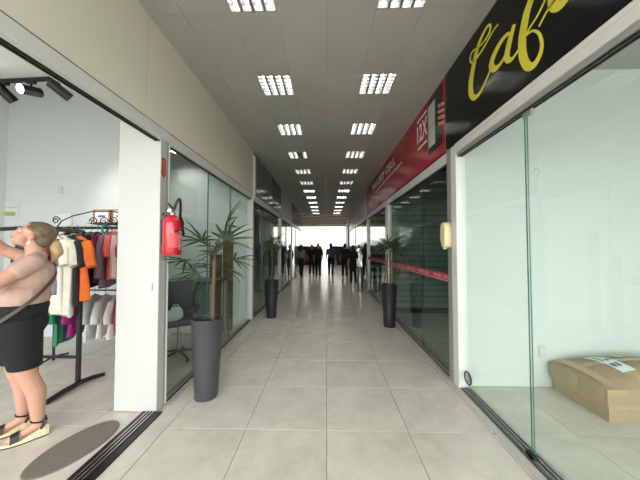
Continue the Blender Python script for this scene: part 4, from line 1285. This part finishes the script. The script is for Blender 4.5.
    h.cap(H(0.050, 0.030, 0.084), H(0.050, -0.030, 0.084), 0.018, 0.018)
    h.cap(H(0.055, 0.062, 0.050), H(-0.04, 0.068, 0.020), 0.013, 0.018)
    h.cap(H(0.055, -0.062, 0.050), H(-0.04, -0.068, 0.020), 0.013, 0.018)
    hm = link('hair', fuse(h, 'hair', 0.007, 3), mat('brown_streaked_hair', (104, 86, 64), 0.45, var=0.35, scale=24, bump=0.4, bscale=60), root)
    pt = MB()
    q0 = Vector((hx-0.098, 0, 1.535))
    pt.cap(q0, q0+Vector((-0.025, 0.004, -0.01)), 0.022, 0.034)
    pt.cap(q0+Vector((-0.025, 0.004, -0.01)), q0+Vector((-0.036, 0.006, -0.075)), 0.038, 0.042)
    pt.cap(q0+Vector((-0.036, 0.006, -0.075)), q0+Vector((-0.012, 0.006, -0.150)), 0.042, 0.016)
    link('ponytail', fuse(pt, 'ponytail', 0.007, 3), mat('blonde_hair', (180, 150, 106), 0.5, var=0.25, scale=30, bump=0.4, bscale=60), root)
    MB().tube([q0+Vector((0.0, 0.026*math.cos(a*PI/6), 0.026*math.sin(a*PI/6))) for a in range(13)], 0.007, 6, caps=False).build('hair_tie', BLACKM, root, smooth=True)
    # ---- blouse
    c = MB()
    c.ell((0.005, 0, 1.27), (0.146, 0.180, 0.165))
    c.ell((0.045, 0, 1.14), (0.155, 0.192, 0.115))
    c.ell((0.048, 0, 1.11), (0.162, 0.200, 0.14))
    for s in (-1, 1):
        c.ell((0.125, s*0.075, 1.255), (0.072, 0.078, 0.072))
        c.cap((-0.02, s*0.09, 1.405), (-0.012, s*0.160, 1.385), 0.058, 0.064)
    c.cap((-0.012, 0.160, 1.38), (0.060, 0.190, 1.320), 0.066, 0.063)
    c.cap((0.0, -0.165, 1.385), (0.07, -0.167, 1.42), 0.062, 0.058)
    c.cap((-0.04, -0.06, 1.43), (-0.04, 0.06, 1.43), 0.045, 0.045)
    BL = mat('beige_blouse', (178, 148, 134), 0.8, var=0.06, scale=10, bump=0.35, bscale=16)
    link('blouse', fuse(c, 'blouse', 0.008, 5), BL, root)
    # ---- shorts
    s_ = MB()
    s_.ell((0.055, 0, 0.98), (0.155, 0.190, 0.13))
    s_.ell((0.05, 0, 1.03), (0.158, 0.193, 0.12))
    s_.ell((0.035, 0, 0.90), (0.14, 0.195, 0.14))
    for s, kx in ((1, 0.015), (-1, 0.075)):
        hx_ = 0.05 if s > 0 else 0.075
        s_.tube([(hx_, s*0.088, 0.95), (hx_*0.9, s*0.094, 0.80), (kx, s*0.098, 0.575), (kx, s*0.098, 0.565)], [0.126, 0.124, 0.096, 0.092], 18)
    link('shorts', fuse(s_, 'shorts', 0.008, 4), mat('black_cotton', (9, 9, 10), 0.85, bump=0.2, bscale=25), root)
    # ---- bag strap and small bag at the front
    STR = mat('brown_strap', (74, 56, 48), 0.5)
    kp = [Vector(v) for v in ((-0.05, -0.11, 1.45), (-0.118, -0.05, 1.37), (-0.136, 0.05, 1.275), (-0.082, 0.142, 1.18), (-0.016, 0.190, 1.10), (0.07, 0.206, 1.02), (0.16, 0.165, 0.94), (0.205, 0.08, 0.88))]
    sp = []
    for i in range(len(kp)-1):
        p0, p1, p2, p3 = kp[max(i-1, 0)], kp[i], kp[i+1], kp[min(i+2, len(kp)-1)]
        for k in range(5):
            t = k/5
            sp.append(0.5*((2*p1)+(p2-p0)*t+(2*p0-5*p1+4*p2-p3)*t*t+(3*p1-p0-3*p2+p3)*t*t*t))
    sp.append(kp[-1])
    rings = []
    for i, p_ in enumerate(sp):
        p_ = Vector(p_); t = (Vector(sp[min(i+1, len(sp)-1)])-Vector(sp[max(i-1, 0)])).normalized()
        nrm = Vector((p_.x-0.03, p_.y, 0)).normalized(); wv = t.cross(nrm).normalized()*0.012
        rings.append([p_-wv, p_+wv, p_+wv+nrm*0.004, p_-wv+nrm*0.004])
    st = MB().loft(rings); st.build('bag_strap', STR, root)
    MB().box(0.20, 0.27, -0.06, 0.12, 0.72, 0.89).build('bag', STR, root, bevel=0.02, seg=2, smooth=True)
    # ---- earring
    MB().tube([H(-0.002+0.004*math.cos(a*PI/6), 0.088, -0.066+0.018*math.sin(a*PI/6)) for a in range(13)], 0.0028, 6, caps=False).build('earring', mat('pale_gold', (232, 214, 190), 0.2, 0.6), root, smooth=True)
    # ---- wedge sandals
    for s, ax in ((1, -0.062), (-1, 0.035)):
        sd = MB().add([(0, 0, 0)], []) 
        sd = empty('sandal', (ax, s*0.098, 0)); sd.parent = root; sd['label'] = 'black strap sandal with a cream wedge'
        def outline(t):
            return 0.030+0.010*math.sin(min(1, max(0, (t-0.25)/0.6))*PI) - (0.018*max(0, (t-0.85)/0.15)) - 0.010*max(0, (0.12-t)/0.12)
        W_ = []; S_ = []
        for i in range(13):
            t = i/12; x = -0.062+0.252*t; hw = outline(t)
            zt_ = 0.060*(1-min(1, t/0.62))**1.0*1.0+0.026 - 0.004*max(0, (t-.62))
            W_.append([(x, -hw, 0.008), (x, hw, 0.008), (x, hw*0.97, zt_), (x, -hw*0.97, zt_)])
            S_.append([(x, -hw-0.002, 0.0), (x, hw+0.002, 0.0), (x, hw+0.002, 0.008), (x, -hw-0.002, 0.008)])
        MB().loft(W_).build('wedge', mat('woven_cream_wedge', (216, 200, 164), 0.7, var=0.08, scale=60, bump=0.4, bscale=120), sd)
        MB().loft(S_).build('outsole', BLACKM, sd)
        arc = []
        for a in range(9):
            q = a/8*PI
            c0 = (0.118+0.0, 0.043*math.cos(q), 0.030+0.052*math.sin(q))
            arc.append([(c0[0]-0.022, c0[1]*1.0, c0[2]+0.008), (c0[0]+0.024, c0[1]*0.98, c0[2]-0.006), (c0[0]+0.024, c0[1]*1.06, c0[2]-0.001), (c0[0]-0.022, c0[1]*1.08, c0[2]+0.012)])
        MB().loft(arc).build('toe_strap', mat('black_strap', (22, 20, 20), 0.45), sd)
        MB().tube([(0.0-0.004+0.044*math.cos(a*PI/8), 0.043*math.sin(a*PI/8), 0.128+0.010*math.cos(a*PI/8)) for a in range(17)], 0.0065, 6, caps=False).build('ankle_strap', mat('black_strap', (22, 20, 20)), sd, smooth=True)
        for q in (-1, 1):
            MB().tube([(-0.038, q*0.026, 0.135), (-0.035, q*0.037, 0.11), (-0.018, q*0.038, 0.072)], [0.009, 0.010, 0.008], 6).build('heel_strap', mat('black_strap', (22, 20, 20)), sd, smooth=True)
    return root
build_woman()

def walker(loc, facing, label, top_rgb, leg_rgb, hair_rgb, step=0.14, long_hair=False, skirt=False, hgt=1.0, bag=None, arms=(0.12, -0.12)):
    """clothed pedestrian; facing in degrees (0 = walks along +x)"""
    root = empty('person', loc, math.radians(facing)); root.scale = (hgt,)*3
    tag(root, label, 'person', 'pedestrians at the far end')
    b = MB()
    b.ell((0.0, 0, 1.60), (0.090, 0.072, 0.105)); b.ell((0.04, 0, 1.565), (0.05, 0.055, 0.07))
    b.cap((0.088, 0, 1.60), (0.10, 0, 1.572), 0.009, 0.012, 8)
    for s in (-1, 1):
        b.ell((0.0, s*0.075, 1.585), (0.018, 0.01, 0.03))
    b.cap((-0.01, 0, 1.40), (0, 0, 1.52), 0.056, 0.050)
    b.ell((0, 0, 1.25), (0.095, 0.145, 0.19)); b.ell((0, 0, 1.0), (0.10, 0.145, 0.16))
    for s in (-1, 1):
        sx = s*step
        b.cap((0, s*0.085, 0.90), (sx*0.55+0.02, s*0.085, 0.49), 0.080, 0.052)
        b.cap((sx*0.55+0.02, s*0.085, 0.49), (sx-0.01, s*0.085, 0.09), 0.050, 0.034)
        b.cap((sx-0.02, s*0.085, 0.045), (sx+0.15, s*0.085, 0.035), 0.040, 0.032)
        ax = arms[0] if s > 0 else arms[1]
        b.cap((0, s*0.175, 1.37), (-ax*0.3, s*0.215, 1.10), 0.048, 0.038)
        b.cap((-ax*0.3, s*0.215, 1.10), (ax+0.06, s*0.21, 0.88), 0.036, 0.026)
        hand_prims(b, (ax+0.07, s*0.21, 0.87), (0.25, 0, -1), (0, s, 0.2), 0.4)
    link('body', fuse(b, 'body', 0.013, 3), SKIN, root)
    c = MB()
    c.ell((0, 0, 1.26), (0.118, 0.168, 0.185)); c.ell((0.0, 0, 1.06), (0.122, 0.168, 0.14)); c.cap((0, -0.15, 1.385), (0, 0.15, 1.385), 0.062, 0.062)
    for s in (-1, 1):
        ax = arms[0] if s > 0 else arms[1]
        c.cap((0, s*0.175, 1.375), (-ax*0.22, s*0.208, 1.17), 0.060, 0.054)
    link('shirt', fuse(c, 'shirt', 0.015, 3), mat('shirt_%d_%d_%d' % top_rgb, top_rgb, 0.8, var=0.08, scale=10), root)
    d = MB()
    d.ell((0, 0, 0.95), (0.128, 0.168, 0.12))
    if skirt:
        d.tube([(0, 0, 0.95), (0, 0, 0.75), (0, 0, 0.50)], [0.15, 0.17, 0.20], 16)
    else:
        for s in (-1, 1):
            sx = s*step
            d.cap((0, s*0.085, 0.90), (sx*0.55+0.02, s*0.085, 0.49), 0.094, 0.070); d.cap((sx*0.55+0.02, s*0.085, 0.49), (sx-0.01, s*0.085, 0.13), 0.066, 0.056)
    link('skirt' if skirt else 'trousers', fuse(d, 'trousers', 0.015, 3), mat('legs_%d_%d_%d' % leg_rgb, leg_rgb, 0.85), root)
    h = MB()
    h.ell((-0.02, 0, 1.635), (0.096, 0.082, 0.090)); h.ell((-0.045, 0, 1.59), (0.065, 0.076, 0.09))
    if long_hair:
        h.cap((-0.06, 0, 1.58), (-0.085, 0, 1.36), 0.075, 0.055)
    link('hair', fuse(h, 'hair', 0.012, 2), mat('hair_%d_%d_%d' % hair_rgb, hair_rgb, 0.5, var=0.2, scale=30), root)
    for s in (-1, 1):
        MB().ell((s*step+0.06, s*0.085, 0.036), (0.135, 0.048, 0.038), 12, 8).build('shoe', mat('dark_shoe', (28, 26, 26), 0.5), root, smooth=True)
    if bag:
        MB().box(0.06, 0.34, -0.30, -0.22, 0.52, 0.84).build('bag', mat('bag_%d' % bag[0], bag, 0.6), root, bevel=0.02, smooth=True)
    return root
walker((0.22, 13.3, 0), 90, 'pedestrian in a blue shirt and dark trousers walking to the exit with a pale bag', (66, 84, 116), (22, 22, 26), (36, 28, 24), 0.10, True, bag=(180, 176, 170))
walker((-0.42, 13.0, 0), -90, 'pedestrian all in black walking beside the blue-shirted one', (18, 18, 20), (20, 20, 22), (30, 24, 20), 0.13)
walker((-0.78, 13.8, 0), -80, 'second pedestrian in black close behind, nearer the left shops', (26, 24, 26), (24, 24, 26), (28, 22, 18), 0.10, hgt=0.97)
walker((-1.28, 13.2, 0), 70, 'pedestrian in a pale grey top and brown trousers by the left shop fronts', (160, 150, 144), (52, 42, 38), (40, 30, 24), 0.10, True, hgt=0.96)
walker((0.92, 13.2, 0), 95, 'pedestrian in dark clothes by the right shop fronts', (34, 34, 38), (24, 24, 28), (26, 22, 20), 0.08)
walker((1.08, 10.6, 0), 100, 'nearer pedestrian in black standing close to the right glazing', (24, 24, 26), (22, 22, 24), (24, 20, 18), 0.05, True, hgt=0.93)
